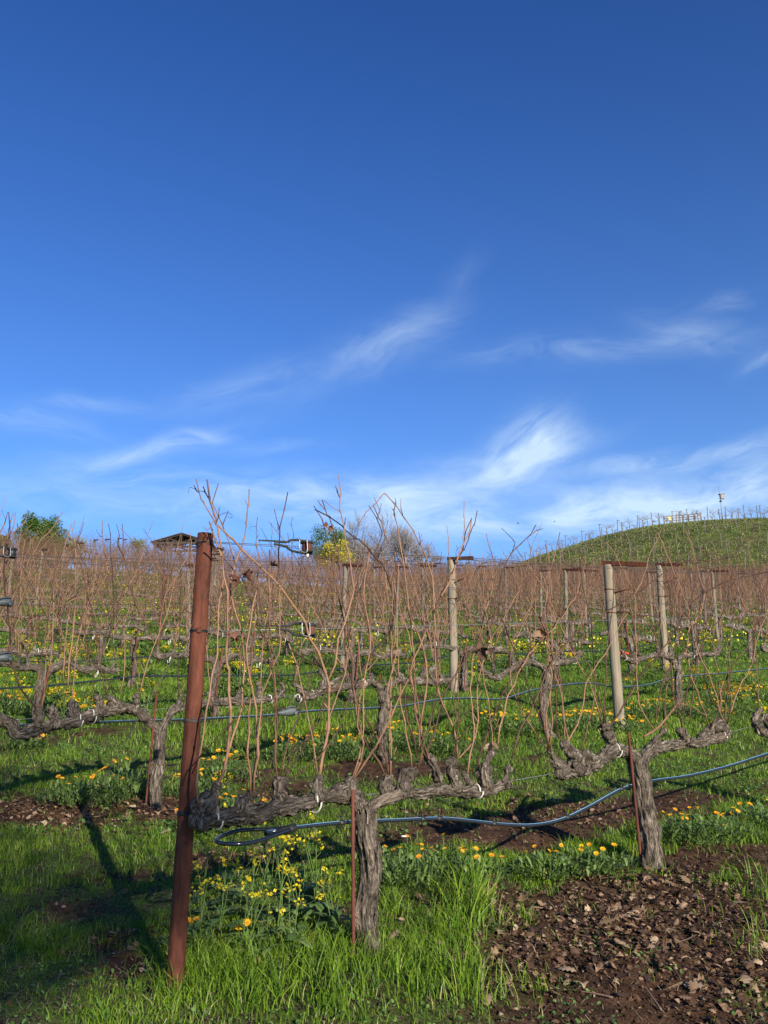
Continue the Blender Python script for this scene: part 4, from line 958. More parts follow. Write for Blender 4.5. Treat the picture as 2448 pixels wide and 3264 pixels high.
for py, c_ in ((1724, .016), (2012, .014)):
    q = post_at(py); mb = MB(); tow = -q/np.linalg.norm(q); tow[2] = 0; tow /= np.linalg.norm(tow)
    mb.box(q+tow*(SR+.006), (.012, .012, .022), Matrix.Rotation(-.3, 4, 'Z')); mb.box(q+tow*(SR+.006)+[0, 0, .012], (.009, .018, .006)); mb.build('bolt', [RUST], sp_, smooth=False)

# ------------------------------------------------------------------ wires, hoses and fittings
def line_obj(name, P, r, m, label, cat, group=None, sides=6):
    P = np.asarray(P); mb = MB(); mb.tube(P, r, sides); o = mb.build(name, [m], None, loc=P[0]); return setp(o, label, cat, group)
def ext(px, dist, pl, z=None):
    """carry a traced path on along the row, out of the picture"""
    p = np.asarray(px[-1]); d = pl[1]; s = (p[2]-np.asarray(px[-2])[2])/max(1e-6, np.linalg.norm(p[:2]-np.asarray(px[-2])[:2]))
    return list(px)+[np.array([p[0]+d[0]*dist, p[1]+d[1]*dist, p[2]+s*dist])]
W = lambda pts, pl=PL1, off=0.0: px_path(pts, pl, off)
line_obj('trellis_wire', smooth(ext([post_at(1726)]+W([(960,1742),(1240,1766),(1550,1782),(1925,1806),(2400,1832)]), 3, PL1), .3), .0016, WIRED, 'top wire of the nearest row, running right from the top of the big rusted post', 'wire', 'wires of the nearest row')
line_obj('trellis_wire', smooth(ext([post_at(1730)]+W([(960,1748),(1240,1771),(1550,1788),(1925,1811),(2400,1838)], PL1, .05), 3, PL1), .3), .0014, WIRED, 'lower strand of the doubled top wire on the big rusted post', 'wire', 'wires of the nearest row')
line_obj('trellis_wire', smooth(ext([post_at(2012)]+W([(960,2005),(1240,1998),(1600,1988),(2000,1975),(2400,1962)]), 3, PL1), .3), .0014, WIRE, 'thin middle wire of the nearest row, meeting the big rusted post half way up', 'wire', 'wires of the nearest row')
line_obj('trellis_wire', smooth(ext([post_at(2595)]+W([(900,2560),(1300,2520),(1620,2490),(1850,2445),(2100,2372),(2330,2332),(2440,2305)], PL1, .03), 3, PL1), .3), .002, WIRE, 'wire that carries the arms of the nearest row', 'wire', 'wires of the nearest row')
HOSE_SHEEN = mat('hose_sheen', m_plain, col=(.20, .42, .58), rough=.3, spec=.6, var=.1)
def sheen_strip(P, r, parent, w=.32):  # pale blue strip: the hose's sky and sun highlight painted along its upper front
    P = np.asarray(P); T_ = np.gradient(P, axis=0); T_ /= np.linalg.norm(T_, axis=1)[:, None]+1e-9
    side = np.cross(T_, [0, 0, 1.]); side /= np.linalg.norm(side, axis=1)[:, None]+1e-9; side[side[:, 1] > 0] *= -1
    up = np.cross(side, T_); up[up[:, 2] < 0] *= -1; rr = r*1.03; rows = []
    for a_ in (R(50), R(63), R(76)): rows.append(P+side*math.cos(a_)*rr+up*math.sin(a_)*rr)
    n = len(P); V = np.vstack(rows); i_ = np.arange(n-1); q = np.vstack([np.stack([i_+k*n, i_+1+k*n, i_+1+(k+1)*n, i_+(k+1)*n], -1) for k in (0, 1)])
    m_ = MB(); m_.add(V, q); m_.build('sheen_strip', [HOSE_SHEEN], parent)
# looped drip hose of the first row
H1 = [(850,2654),(930,2640),(1010,2630),(1120,2620),(1260,2615),(1400,2609),(1500,2617),(1600,2628),(1700,2630),(1790,2612),(1880,2570),(1960,2525),(2000,2508),(2075,2490),(2200,2472),(2330,2440),(2460,2398)]
Hp = smooth(ext(W(H1, PL1, .02), 2.5, PL1), .05)
loop = [on_plane(x, y, PL1, o_) for x, y, o_ in [(935,2634,.03),(880,2642,.06),(820,2644,.10),(760,2648,.13),(715,2662,.12),(690,2676,.06),(705,2688,0),(760,2690,-.06),(820,2682,-.05),(870,2664,-.02),(925,2644,-.02)]]
mb = MB(); mb.tube(Hp, .0088, 10); v = mb.build('drip_hose', [HOSE], None, loc=Hp[0]); setp(v, 'black drip hose with a pale blue highlight painted on, sagging along the nearest row', 'hose', None)
sheen_strip(Hp, .0088, v)
mb = MB(); mb.tube(smooth(loop, .02), .0088, 10); mb.build('hose_loop', [HOSE], v)
for x in (902, 928, 1104, 1335, 1410, 1568, 1800, 1984):
    i_ = min(range(len(Hp)), key=lambda q: abs(proj(*Hp[q])[0]-x)); c = Hp[i_]; d = Hp[min(i_+1, len(Hp)-1)]-Hp[i_-1]; d /= np.linalg.norm(d)
    mb = MB(); mb.tube([c-d*.012, c+d*.012], .0125, 10); mb.tube([c, c+[0, 0, .032]], [.006, .004], 6); mb.build('hose_clip', [IRON], v)
c = on_plane(905, 2648, PL1, 0); mb = MB(); mb.tube([c+np.array([-.085, 0, -.012]), c+np.array([.02, .01, .004]), c+np.array([.05, .02, .014])], [.010, .020, .017], 8); mb.build('hose_end_clamp', [IRON], v)
line_obj('tie_wire', smooth([post_at(2688)]+W([(650,2686),(690,2680)]), .05), .0012, WIRED, 'short thin wire holding the hose loop to the big rusted post', 'wire')
def hose(pts, pl, lab, grp, off=.03, r=.0085):
    P = smooth(ext(px_path(pts, pl, off), 3, pl), .08); o = line_obj('drip_hose', P, r, HOSE, lab, 'hose', grp, 8); sheen_strip(P, r, o); return o
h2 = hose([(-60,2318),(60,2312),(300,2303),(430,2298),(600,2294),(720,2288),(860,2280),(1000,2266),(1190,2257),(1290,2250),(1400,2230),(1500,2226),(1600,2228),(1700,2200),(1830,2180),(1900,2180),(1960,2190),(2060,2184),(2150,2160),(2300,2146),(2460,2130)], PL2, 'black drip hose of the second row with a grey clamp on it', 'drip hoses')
line_obj('trellis_wire', smooth(ext(px_path([(-60,1752),(100,1770),(400,1790),(800,1822)], PL2), 8, PL2), .4), .0024, WIRED, 'upper of two wires at the left edge, second row', 'wire', 'wires of the second row')
line_obj('trellis_wire', smooth(ext(px_path([(-60,1762),(100,1780),(400,1808),(800,1835)], PL2, -.1), 8, PL2), .4), .0018, WIRED, 'lower of two wires at the left edge, second row', 'wire', 'wires of the second row')
line_obj('trellis_wire', smooth(ext(px_path([(-60,1928),(400,1926),(900,1925)], PL2), 8, PL2), .4), .0018, WIRED, 'middle wire of the second row', 'wire', 'wires of the second row')
line_obj('trellis_wire', smooth(ext(px_path([(-60,2300),(400,2270),(900,2222),(1200,2175),(1800,2115),(2300,2078)], PL2, .03), 3, PL2), .4), .0018, WIRE, 'pale wire that carries the arms of the second row', 'wire', 'wires of the second row')
for k in range(2, 13):
    s0, s1 = s_px(k, -150), s_px(k, 2600)
    s1 = min(s1, s0+95); ss = np.arange(s0, s1, 1.0)
    B = np.array([row_pt(k, q) for q in ss]); zg = h_smooth(B[:, 0], B[:, 1])
    keep = B[:, 1] < 86; B, zg = B[keep], zg[keep]
    for z_, r_, nm in ((.72, .0022, 'arm-height'), (1.22, .002, 'middle'), (1.84, .0026, 'top')):
        if (k > 6 and z_ < 1.8) or k > 9: continue
        line_obj('trellis_wire', np.column_stack([B, zg+z_]), r_*(1+.03*k), WIRED, '%s wire of the %s row from the front' % (nm, ORD[k]), 'wire', 'wires of the %s row' % ORD[k], 4)
    if k > 8: continue
    sag = .47+.05*np.sin(ss[keep]*1.1+k*2)+.035*np.sin(ss[keep]*2.7+k)
    fine_s = np.arange(0, len(B)-1, .25); Bf = np.column_stack([np.interp(fine_s, np.arange(len(B)), c_) for c_ in (B[:, 0], B[:, 1], zg+sag)])
    o = line_obj('drip_hose', Bf, .0095*(1+.04*k), HOSE, 'drip hose of the %s row from the front' % ORD[k], 'hose', 'drip hoses', 6)
# wire strainers
def strainer(px, py, pl, lab, s=1.0, dark=False):
    c = on_plane(px, py, pl, -.02); v = empty('wire_strainer', c, lab, 'wire strainer', 'wire strainers'); d = np.array([pl[1][0], pl[1][1], 0])*s; n_ = np.array([-pl[1][1], pl[1][0], 0])*s; z = np.array([0, 0, 1.])*s
    for sg in (-1, 1):
        mb = MB(); mb.tube(smooth([c-d*.16+z*sg*.006, c-d*.10+z*sg*.010, c-d*.065+z*sg*.026, c+d*.03+z*sg*.030, c+d*.045+z*sg*.024], .01), .0055*s, 6); mb.build('frame_rod', [IRON], v)
    mb = MB(); mb.tube([c-z*.020+d*.015, c-z*.016+d*.015, c+z*.016+d*.015, c+z*.020+d*.015], np.array([.020, .024, .024, .020])*s, 14); mb.build('drum_plate', [IRON if dark else RUSTD], v)
    for zz in (-.021, .021):
        mb = MB(); mb.tube([c+d*.012+z*(zz-.0025), c+d*.012+z*(zz+.0025)], .030*s, 18); mb.build('drum_rim', [IRON], v)
    if not dark: mb = MB(); mb.tube([c-z*.026+d*.018, c-z*.046+d*.018], .007*s, 10); mb.build('drum_peg', [TIE], v)
    mb = MB(); mb.tube(smooth([c-d*.045-n_*.03+z*.032, c-d*.045-n_*.034-z*.02, c-d*.03-n_*.034-z*.032, c-d*.005-n_*.034-z*.026, c-d*.008-n_*.034+z*.034], .01), .003*s, 6); mb.build('latch', [WIRE], v)
    mb = MB(); mb.tube(smooth([c-d*.24, c-d*.16+z*.008, c-d*.08+z*.014], .02), .004*s, 6); mb.build('wire_end', [IRON], v)
strainer(970, 1744, PL1, 'wire strainer hanging on the top wire in front of the yellow tree')
strainer(978, 2008, PL1, 'wire strainer on the middle wire above the nearest vine')
strainer(30, 1762, PL2, 'dark wire strainer on the wire at the left edge', 1.15, True)
def clamp(px, py, pl, lab, s=1.0):
    c = on_plane(px, py, pl, -.02); v = empty('hose_clamp', c, lab, 'clamp', 'grey plastic clamps'); d = np.array([pl[1][0], pl[1][1], 0])*s; n_ = np.array([-pl[1][1], pl[1][0], 0])*s; z = np.array([0, 0, 1.])*s
    mb = MB(); mb.tube(smooth([c-d*.11-z*.012, c-d*.06-z*.006, c+z*.006, c+d*.045+z*.008, c+d*.075+z*.004], .01), np.interp(np.linspace(0, 1, len(smooth([c-d*.11-z*.012, c-d*.06-z*.006, c+z*.006, c+d*.045+z*.008, c+d*.075+z*.004], .01))), [0, .3, .6, .85, 1], [.012, .026, .038, .040, .016])*s, 12, .12, 1); mb.build('body', [PLAST], v)
    mb = MB(); mb.tube([c+d*.04-n_*.045-z*.01, c+d*.04-n_*.06-z*.01], .016*s, 12); mb.build('screw_cap', [PLAST], v)
    mb = MB(); mb.tube(smooth([c-d*.05-n_*.03+z*.028, c-d*.01-n_*.045+z*.045, c+d*.05-n_*.03+z*.045], .01), .006*s, 6); mb.build('handle', [PLAST], v)
clamp(920, 2270, PL2, 'grey plastic clamp on the hose behind the nearest vine', 1.0)
clamp(12, 1922, PL2, 'grey plastic clamp cut by the left edge, on the middle wire', .8)
clamp(12, 2098, PL2, 'grey plastic clamp cut by the left edge, just above the dark vine arm', .8)
# guy wires of the end post
AN = ground_px(-140, 3250)
for i_, (py, o_, lb) in enumerate(((1880, 0, 'upper strand of grey wire from the big rusted post down to the left'), (2014, .06, 'lower strand of grey wire from the big rusted post down to the left'))):
    c = post_at(py)+np.array([.035 if i_ == 0 else -.03, -.03, 0]); e = AN+np.array([.02+o_*.6, -o_, 0])
    t = np.linspace(0, 1, 20); c2 = post_at(2014)+np.array([-.036, -.03, 0])
    if i_ == 0: P = np.vstack([np.linspace(c, c2, 5)[:-1], c2+(e-c2)*t[:, None]])
    else: P = c2+(e-c2)*t[:, None]
    line_obj('guy_wire', P, .0011, WIRED, lb, 'wire', 'guy wires')
# red painted end on a cordon, small pipe end in the soil
mb = MB(); c = on_plane(1985, 2080, PL2, .25); limb(mb, [c-[.10, 0, .0], c, c+[.07, .02, -.02]], [.012, .026, .016], 10, .5, .015, .3); setp(mb.build('red_rag', [REDP], None, loc=c), 'red rag on the vine arm right of the thick wooden post', 'rag')
c = ground_px(1290, 2672); mb = MB(); t = np.linspace(0, 2*math.pi, 20); mb.tube(np.stack([c[0]+np.cos(t)*.022, c[1]+np.sin(t)*.022, c[2]+.012+0*t], -1), .0035, 6); setp(mb.build('ring', [WHITE], None, loc=c), 'small white plastic ring lying on the wet soil behind the nearest trunk', 'ring')

# ------------------------------------------------------------------ grass
def keepout(x, y): return np.zeros_like(x, bool)
TALL = [(1000, 3160, 480, 130, .22), (1490, 2960, 100, 90, .36), (1240, 2900, 60, 40, .14), (1540, 2780, 110, 60, .12), (1500, 3170, 160, 110, .24), (700, 3000, 180, 60, .10), (1200, 2850, 160, 60, .12), (2400, 2900, 90, 160, .16), (1830, 2740, 120, 40, .10),
        (850, 2330, 420, 60, .07), (1480, 2330, 260, 50, .07), (2200, 2680, 260, 60, .06), (620, 3180, 300, 60, .12), (1750, 2800, 40, 26, .16), (1810, 2760, 30, 24, .20), (2230, 2900, 34, 30, .16), (2330, 2960, 40, 40, .2), (1850, 2930, 26, 26, .13), (1570, 3070, 40, 30, .14), (1890, 3210, 30, 20, .12), (2180, 3150, 40, 16, .06), (2020, 2850, 26, 30, .14), (2420, 3040, 40, 50, .2), (2440, 2880, 60, 70, .2), (2330, 2800, 50, 30, .14), (1600, 3200, 50, 60, .16), (1530, 3020, 50, 30, .16), (1640, 2930, 30, 26, .12), (1680, 2960, 24, 22, .10)]
def grass_field(n, ylo, yhi, wmul, hmul, seg, w0, pad=.52):
    rg_ = np.random.default_rng(int(ylo*10)+5+int(hmul*100))
    y = ylo+(yhi-ylo)*rg_.random(n)**.8 if ylo > 6 else ylo+(yhi-ylo)*rg_.random(n)
    x = (rg_.random(n)*2-1)*(y*pad+.4)
    # clumping
    cl = fbm(x*2.2+3, y*2.2, 3); cl2 = fbm(x*9, y*9+5, 2)
    s = soil(x, y)
    px, py = proj(x, y, h_smooth(x, y))
    t = np.zeros(n)
    for cx, cy, rx, ry, a in TALL: t = np.maximum(t, a*np.exp(-((px-cx)/rx)**2-((py-cy)/ry)**2))
    dens = np.clip(.28+(cl-.42)*3.2+(cl2-.35)*1.6+t*3, .05, 1)*(1-.97*s*(1-np.clip(t*1.6, 0, .55)))
    dens = dens*(1-np.clip(t*3.0, 0, .76)*(1-.8*sst(.20, .27, t)))*(np.clip((fbm(x*6+30, y*6, 3)-.36)*5.5, .06 if hmul > .6 else .45, 1) if ylo < 8 else 1)
    if hmul < .6: dens = np.clip(dens+.25*(1-s), 0, 1)*(1-.9*s)*(1-np.clip(t*3, 0, .6))
    if ylo > 12: dens = np.clip(dens+.3, 0, 1)
    elif ylo > 5: dens = np.clip(dens+.22*(1-s), 0, 1)
    k = rg_.random(n) < dens; x, y, t, cl = x[k], y[k], t[k], cl[k]; m = len(x)
    z = h(x, y)-.008
    if ylo < 8: z = z+((fbm(x*24, y*24, 3)-.44)*.022+(fbm(x*9+4, y*9, 3)-.44)*.03)*(.25+.75*soil(x, y))
    hh = (.022+.050*rg_.random(m)+t*(.25+1.0*rg_.random(m))+.05*np.clip(cl-.45, 0, 1)*2)*hmul
    aw = rg_.random(m)*2*math.pi; dx, dy = np.cos(aw), np.sin(aw)
    al = rg_.random(m)*2*math.pi; lean = (.15+.95*rg_.random(m)**1.5)*hh; lx, ly = np.cos(al)*lean, np.sin(al)*lean
    w = (w0*(.5+.9*rg_.random(m)))*(1+t*2.4)
    L = seg+1; V = np.zeros((m, 2*seg+1, 3))
    for i_ in range(seg):
        f = i_/seg; ww = w*(1-f*.55)
        cx_, cy_, cz_ = x+lx*f*f, y+ly*f*f, z+hh*f*(1-.15*f)
        V[:, 2*i_, :] = np.stack([cx_-dx*ww, cy_-dy*ww, cz_], -1); V[:, 2*i_+1, :] = np.stack([cx_+dx*ww, cy_+dy*ww, cz_], -1)
    V[:, 2*seg, :] = np.stack([x+lx, y+ly, z+hh*(.88-.25*(lean/np.maximum(hh, 1e-3)))], -1)
    b = (np.arange(m)*(2*seg+1))[:, None]; q = []
    for i_ in range(seg-1): q.append(b+np.array([[2*i_, 2*i_+1, 2*i_+3, 2*i_+2]]))
    tr = b+np.array([[2*seg-2, 2*seg-1, 2*seg]])
    rnd = np.repeat(np.clip(rg_.random(m)*.85+(cl-.45)*.5+np.where(rg_.random(m) < .04, .5, 0), 0, 1), 2*seg+1)
    return V.reshape(-1, 3), (np.vstack(q) if q else None), tr, rnd
mb = MB()
for a_ in ((125000, 2.7, 5.2, 1, 1.0, 3, .0018), (150000, 5.2, 9.0, 1, 1.1, 2, .0027), (150000, 9.0, 17, 1, 1.45, 2, .0042), (130000, 17, 34, 1, 1.5, 2, .009), (70000, 34, 86, 1, 1.5, 2, .022), (210000, 2.7, 7.4, 1, .55, 2, .0015)):
    V, q, t_, r_ = grass_field(*a_); mb.add(V, q, t_, None, r_)
HGR = mat('dry_hill_grass', m_leaf, stops=[(0, (.075, .095, .018)), (.5, (.17, .22, .040)), (1, (.32, .31, .09))], trans=.2)
hg_ = MB(); V, q, t_, r_ = grass_field(80000, 82, 128, 1, 3.0, 2, .045, .46); hg_.add(V, q, t_, None, r_)
setp(hg_.build('hill_grass', [HGR], smooth=False), 'rough olive grass covering the hill at the right', 'grass', kind='stuff')
go = mb.build('grass', [GRASS], smooth=False); setp(go, 'green grass growing over the vineyard floor', 'grass', kind='stuff')

# small broad-leaved ground cover
def leafmat(n, ylo, yhi, size, seed, fn, lift=.03):
    rg_ = np.random.default_rng(seed); y = ylo+(yhi-ylo)*rg_.random(n); x = (rg_.random(n)*2-1)*(y*.5+.3)
    k = rg_.random(n) < fn(x, y); x, y = x[k], y[k]; m = len(x); z = h(x, y)+rg_.random(m)**1.5*lift+.004
    a = rg_.random(m)*2*math.pi; tl = rg_.normal(size=(m, 2))*.45; s_ = size*(.5+rg_.random(m))
    d = np.stack([np.cos(a), np.sin(a), tl[:, 0]], -1); c = np.stack([-np.sin(a), np.cos(a), tl[:, 1]], -1)
    P = np.stack([x, y, z], -1); pts = []
    for (u, v_) in ((0, 0), (.35, .42), (.8, .38), (1, 0), (.8, -.38), (.35, -.42)): pts.append(P+d*(u*s_)[:, None]+c*(v_*s_)[:, None]+np.array([0, 0, 1.])*(-.3*(u-.4)**2*s_)[:, None])
    V = np.stack(pts, 1).reshape(-1, 3); b = (np.arange(m)*6)[:, None]
    return V, np.vstack([b+np.array([[0, 1, 2, 3]]), b+np.array([[0, 3, 4, 5]])]), np.repeat(rg_.random(m), 6)
mb = MB()
for (n_, a_, b_, s_) in ((30000, 2.8, 6, .012), (36000, 6, 13, .022), (30000, 13, 26, .045)):
    V, q, r_ = leafmat(n_, a_, b_, s_, int(a_*7), lambda x, y: np.maximum(np.clip((fbm(x*1.7+40, y*1.7, 3)-.42)*5, 0, 1)*(1-.8*soil(x, y)), np.clip((fbm(x*4+10, y*4, 3)-.56)*8, 0, 1)), .03+.002*a_)
    mb.add(V, q, None, None, r_)
setp(mb.build('ground_cover', [GCOV], smooth=False), 'low broad-leaved weeds among the grass', 'ground cover', kind='stuff')

# fallen oak leaves
LB = []
for i_ in range(14):
    b_ = MB(); add_leaf(b_, np.array([0, 0, 0.]), 1.0, np.array([0, 0, 1.]), np.array([1., 0, 0]), 'oak' if i_ < 7 else 'grape' if i_ < 10 else 'plain', .4 if i_ < 6 else .9); LB.append((np.vstack(b_.v), np.vstack(b_.q)))
LEAFD = [(1980, 2990, 430, 150, 1.0), (2350, 3080, 200, 220, .8), (1700, 3050, 200, 130, .8), (150, 2600, 260, 50, .7), (2150, 2860, 250, 90, .7), (820, 2740, 200, 40, .5), (1550, 2900, 160, 60, .6), (500, 3060, 200, 110, .25), (1750, 2600, 500, 60, .22), (480, 2580, 120, 40, .6), (2300, 3200, 250, 60, .5), (870, 2500, 130, 50, .5)]
def ldens(x, y):
    px, py = proj(x, y, h_smooth(x, y)); d = np.zeros_like(px)
    for cx, cy, rx, ry, w in LEAFD: d = np.maximum(d, w*np.exp(-(((px-cx)/rx)**2+((py-cy)/ry)**2)**1.3))
    return np.clip(d+(fbm(x*4, y*4+8)-.47)*.6*(d > .1), 0, 1)
rl = np.random.default_rng(5); mb = MB(); big = []
n = 60000; y = 2.8+4.6*rl.random(n); x = (rl.random(n)*2-1)*(y*.5+.2); k = rl.random(n) < ldens(x, y)*1.5; x, y = x[k], y[k]
z = h(x, y)+((fbm(x*24, y*24, 3)-.44)*.022+(fbm(x*9+4, y*9, 3)-.44)*.03)*(.25+.75*soil(x, y))
for i_ in range(len(x)):
    Vb, qb = LB[int(rl.integers(14))]; s_ = .013+.042*rl.random()**2.4
    e = Matrix.Rotation(rl.random()*6.283, 3, 'Z') @ Matrix.Rotation(rl.normal()*.38, 3, 'X') @ Matrix.Rotation(rl.normal()*.38, 3, 'Y')
    mb.add((Vb*[s_, s_, s_]) @ np.array(e).T+[x[i_], y[i_], z[i_]+.004+rl.random()*.013], qb, None, None, rl.random()**1.3)
print('leaves', len(x))
setp(mb.build('leaf_litter', [DEAD], smooth=False), 'layer of brown fallen oak leaves on the dark soil', 'leaf litter', kind='stuff')
lm = []
for Vb, qb in LB[:6]:
    b_ = MB(); b_.add(Vb, qb, None, None, random.uniform(.75, 1)); lm.append(b_.mesh('fallen_leaf', [DEAD], smooth=False))
for i_, (px, py) in enumerate([(1620,2945),(1690,3180),(2010,3040),(2110,2930),(2300,3025),(2370,3120),(1590,2990),(1960,2810),(2250,3160),(2400,3090),(2120,3170),(1840,3110),(400,2860),(345,2985),(360,3060),(270,2930),(505,2665),(1350,2600),(1560,2690),(1240,3010),(1905,2960),(2200,2830),(2380,2890),(1560,3180)]):
    p = ground_px(px, py); o = bpy.data.objects.new('fallen_leaf', lm[i_ % 6]); COL.objects.link(o); o.location = tuple(p+np.array([0, 0, .022])); s_ = random.uniform(.065, .09); o.scale = (s_, s_, s_)
    o.rotation_euler = (random.uniform(-.5, .5), random.uniform(-.5, .5), random.uniform(0, 6.28)); pl_ = 'in the shade left of the big rusted post' if px < 700 else 'on the wet soil under the hose' if py < 2750 else 'at the foot of the shaggy trunk' if py < 2910 else 'at the bottom right corner' if px > 2200 and py > 3000 else 'in the litter at the lower right'; setp(o, 'large pale brown oak leaf '+pl_, 'fallen leaf', 'large oak leaves '+pl_)

rc = np.random.default_rng(41); n = 60000; y = 2.8+5.2*rc.random(n)**1.2; x = (rc.random(n)*2-1)*(y*.5+.2); k = rc.random(n) < soil(x, y)*.75; x, y = x[k], y[k]; m = len(x)
z = h(x, y)+((fbm(x*24, y*24, 3)-.44)*.022+(fbm(x*9+4, y*9, 3)-.44)*.03)*(.25+.75*soil(x, y))
s_ = (.0025+.010*rc.random(m)**3.5); O = np.array([[1, 0, 0], [0, 1, 0], [-1, 0, 0], [0, -1, 0], [0, 0, 1], [0, 0, -1]], float)
V = O[None]*(.6+.8*rc.random((m, 6, 1)))*s_[:, None, None]+rc.normal(size=(m, 6, 3))*.2*s_[:, None, None]+np.stack([x, y, z+s_*.2], -1)[:, None, :]
t_ = (np.arange(m)*6)[:, None, None]+np.array([[0, 1, 4], [1, 2, 4], [2, 3, 4], [3, 0, 4], [1, 0, 5], [2, 1, 5], [3, 2, 5], [0, 3, 5]])[None]
CLOD = mat('soil_clod', m_leaf, stops=[(0, (.020, .011, .007)), (.6, (.070, .037, .021)), (.93, (.13, .078, .045)), (1, (.26, .20, .14))], trans=0, rough=.95, spec=.1)
m_ = MB(); m_.add(V.reshape(-1, 3), None, t_.reshape(-1, 3), None, np.repeat(rc.random(m), 6)); setp(m_.build('soil_clods', [CLOD], smooth=False), 'loose crumbs of dark soil and grit', 'soil', kind='stuff')
n = 9000; y = 2.8+6*rc.random(n); x = (rc.random(n)*2-1)*(y*.5+.2); a = rc.random(n)*3.14; l = .02+.07*rc.random(n)**2; z = h(x, y)+.006+.012*rc.random(n)
if True:
    z = z+((fbm(x*24, y*24, 3)-.44)*.022+(fbm(x*9+4, y*9, 3)-.44)*.03)*(.25+.75*soil(x, y)); dx, dy = np.cos(a), np.sin(a); w = .0012; dz = rc.normal(size=n)*.012
    V = np.stack([np.stack([x+dy*w, y-dx*w, z], -1), np.stack([x-dy*w, y+dx*w, z], -1), np.stack([x+dx*l-dy*w, y+dy*l+dx*w, z+dz], -1), np.stack([x+dx*l+dy*w, y+dy*l-dx*w, z+dz], -1)], 1)
    STR = mat('dry_straw', m_leaf, stops=[(0, (.12, .085, .045)), (1, (.42, .34, .19))], trans=.1, rough=.7)
    m_ = MB(); m_.add(V.reshape(-1, 3), (np.arange(n)*4)[:, None]+np.array([[0, 1, 2, 3]]), None, None, np.repeat(rc.random(n), 4)); setp(m_.build('dry_straw', [STR], smooth=False), 'scattered dry straw lying among the grass', 'straw', kind='stuff')
rtw = np.random.default_rng(4)
for i_, (px, py) in enumerate([(1700,2900),(1850,2990),(2050,2900),(2200,3000),(1750,3100),(1620,3150),(2150,3100),(2300,2950),(1900,3180),(1400,2620),(1640,2660),(300,2610),(120,2590),(2080,3190)]):
    p = ground_px(px, py); a = rtw.random()*3.14; L_ = rtw.uniform(.08, .22); d = np.array([math.cos(a), math.sin(a), 0]); q = [p+d*L_*t+[0, 0, .012+rtw.random()*.008] for t in (-.5, -.1, .2, .5)]
    q = [np.array([w[0], w[1], float(h(w[0], w[1]))+.014]) for w in q]; m_ = MB(); m_.tube(smooth(q, .02), np.interp(np.linspace(0, 1, len(smooth(q, .02))), [0, 1], [.0042, .0026]), 6, .15, 1)
    setp(m_.build('pruned_twig', [DARKCANE], None, loc=p), 'short brown twig lying among the fallen leaves', 'twig', 'twigs on the soil')
# ------------------------------------------------------------------ herbs in flower
def blade_leaf(mb, p, d, size, wid, up=(0, 0, 1.), droop=.3, rnd=None):
    d = np.asarray(d, float); d /= np.linalg.norm(d)+1e-9; c = np.cross(d, up); c /= np.linalg.norm(c)+1e-9; nrm = np.cross(c, d)
    V = []
    for t, w in ((0, .15), (.3, .55), (.6, 1), (.85, .7), (1, .0)):
        q = p+d*size*t+nrm*size*(.25*t-droop*t*t*1.3); V += [q-c*w*wid, q+c*w*wid]
    mb.add(V, [[0, 1, 3, 2], [2, 3, 5, 4], [4, 5, 7, 6], [6, 7, 9, 8]], rnd=random.random() if rnd is None else rnd)
def petal_disc(mb, p, r, nrm, n=14, cup=.25):
    nrm = np.asarray(nrm, float); nrm /= np.linalg.norm(nrm); u = np.cross(nrm, [1, .3, .2]); u /= np.linalg.norm(u); w = np.cross(nrm, u); rv = random.random()
    for k in range(n):
        a = k/n*2*math.pi; d = np.cos(a)*u+np.sin(a)*w; c = np.cross(nrm, d); l = r*random.uniform(.85, 1.1)
        mb.add([p+d*r*.15, p+d*l*.7-c*r*.16+nrm*r*cup*.6, p+d*l+nrm*r*cup, p+d*l*.7+c*r*.16+nrm*r*cup*.6], [[0, 1, 2, 3]], rnd=rv)
    cm_ = MB(); cm_.add([p+nrm*r*.16]+[p+nrm*r*.06+(np.cos(k/6*6.283)*u+np.sin(k/6*6.283)*w)*r*.34 for k in range(6)], None, [[0, k+1, (k+1) % 6+1] for k in range(6)], rnd=rv*.3)
    return cm_
def calendula_geo(rng, R_, H_, nl, nf, fr, far=False):
    fo = MB(); fl = []
    for i_ in range(nl):
        a = rng.random()*6.283; r_ = R_*math.sqrt(rng.random()); zz = H_*(1-(r_/R_)**2*.6)*rng.random()
        p = np.array([math.cos(a)*r_, math.sin(a)*r_, zz]); d = np.array([math.cos(a)*.8+rng.normal()*.5, math.sin(a)*.8+rng.normal()*.5, .55+rng.random()*.7])
        blade_leaf(fo, p, d, rng.uniform(.03, .085), rng.uniform(.005, .013), droop=rng.uniform(.1, .6))
    for i_ in range(nf):
        a = rng.random()*6.283; r_ = R_*math.sqrt(rng.random())*.95; zz = H_*(1.10-(r_/R_)**2*.45)+rng.random()*.06+.01
        p = np.array([math.cos(a)*r_, math.sin(a)*r_, zz]); fo.tube([p*[.85, .85, .3], p*[.95, .95, .8], p], [.0018, .0016, .0016], 4, rnd=.6)
        fb = MB(); nrm = np.array([rng.normal()*.4+.1, rng.normal()*.4-.35, 1.0]); fb.cen = petal_disc(fb, p, fr*rng.uniform(.75, 1.1), nrm, 12 if not far else 7); fl.append(fb)
        if far: fb_c = fb.cen; merge(fb, fb_c)
    return fo, fl
rgf = np.random.default_rng(77)
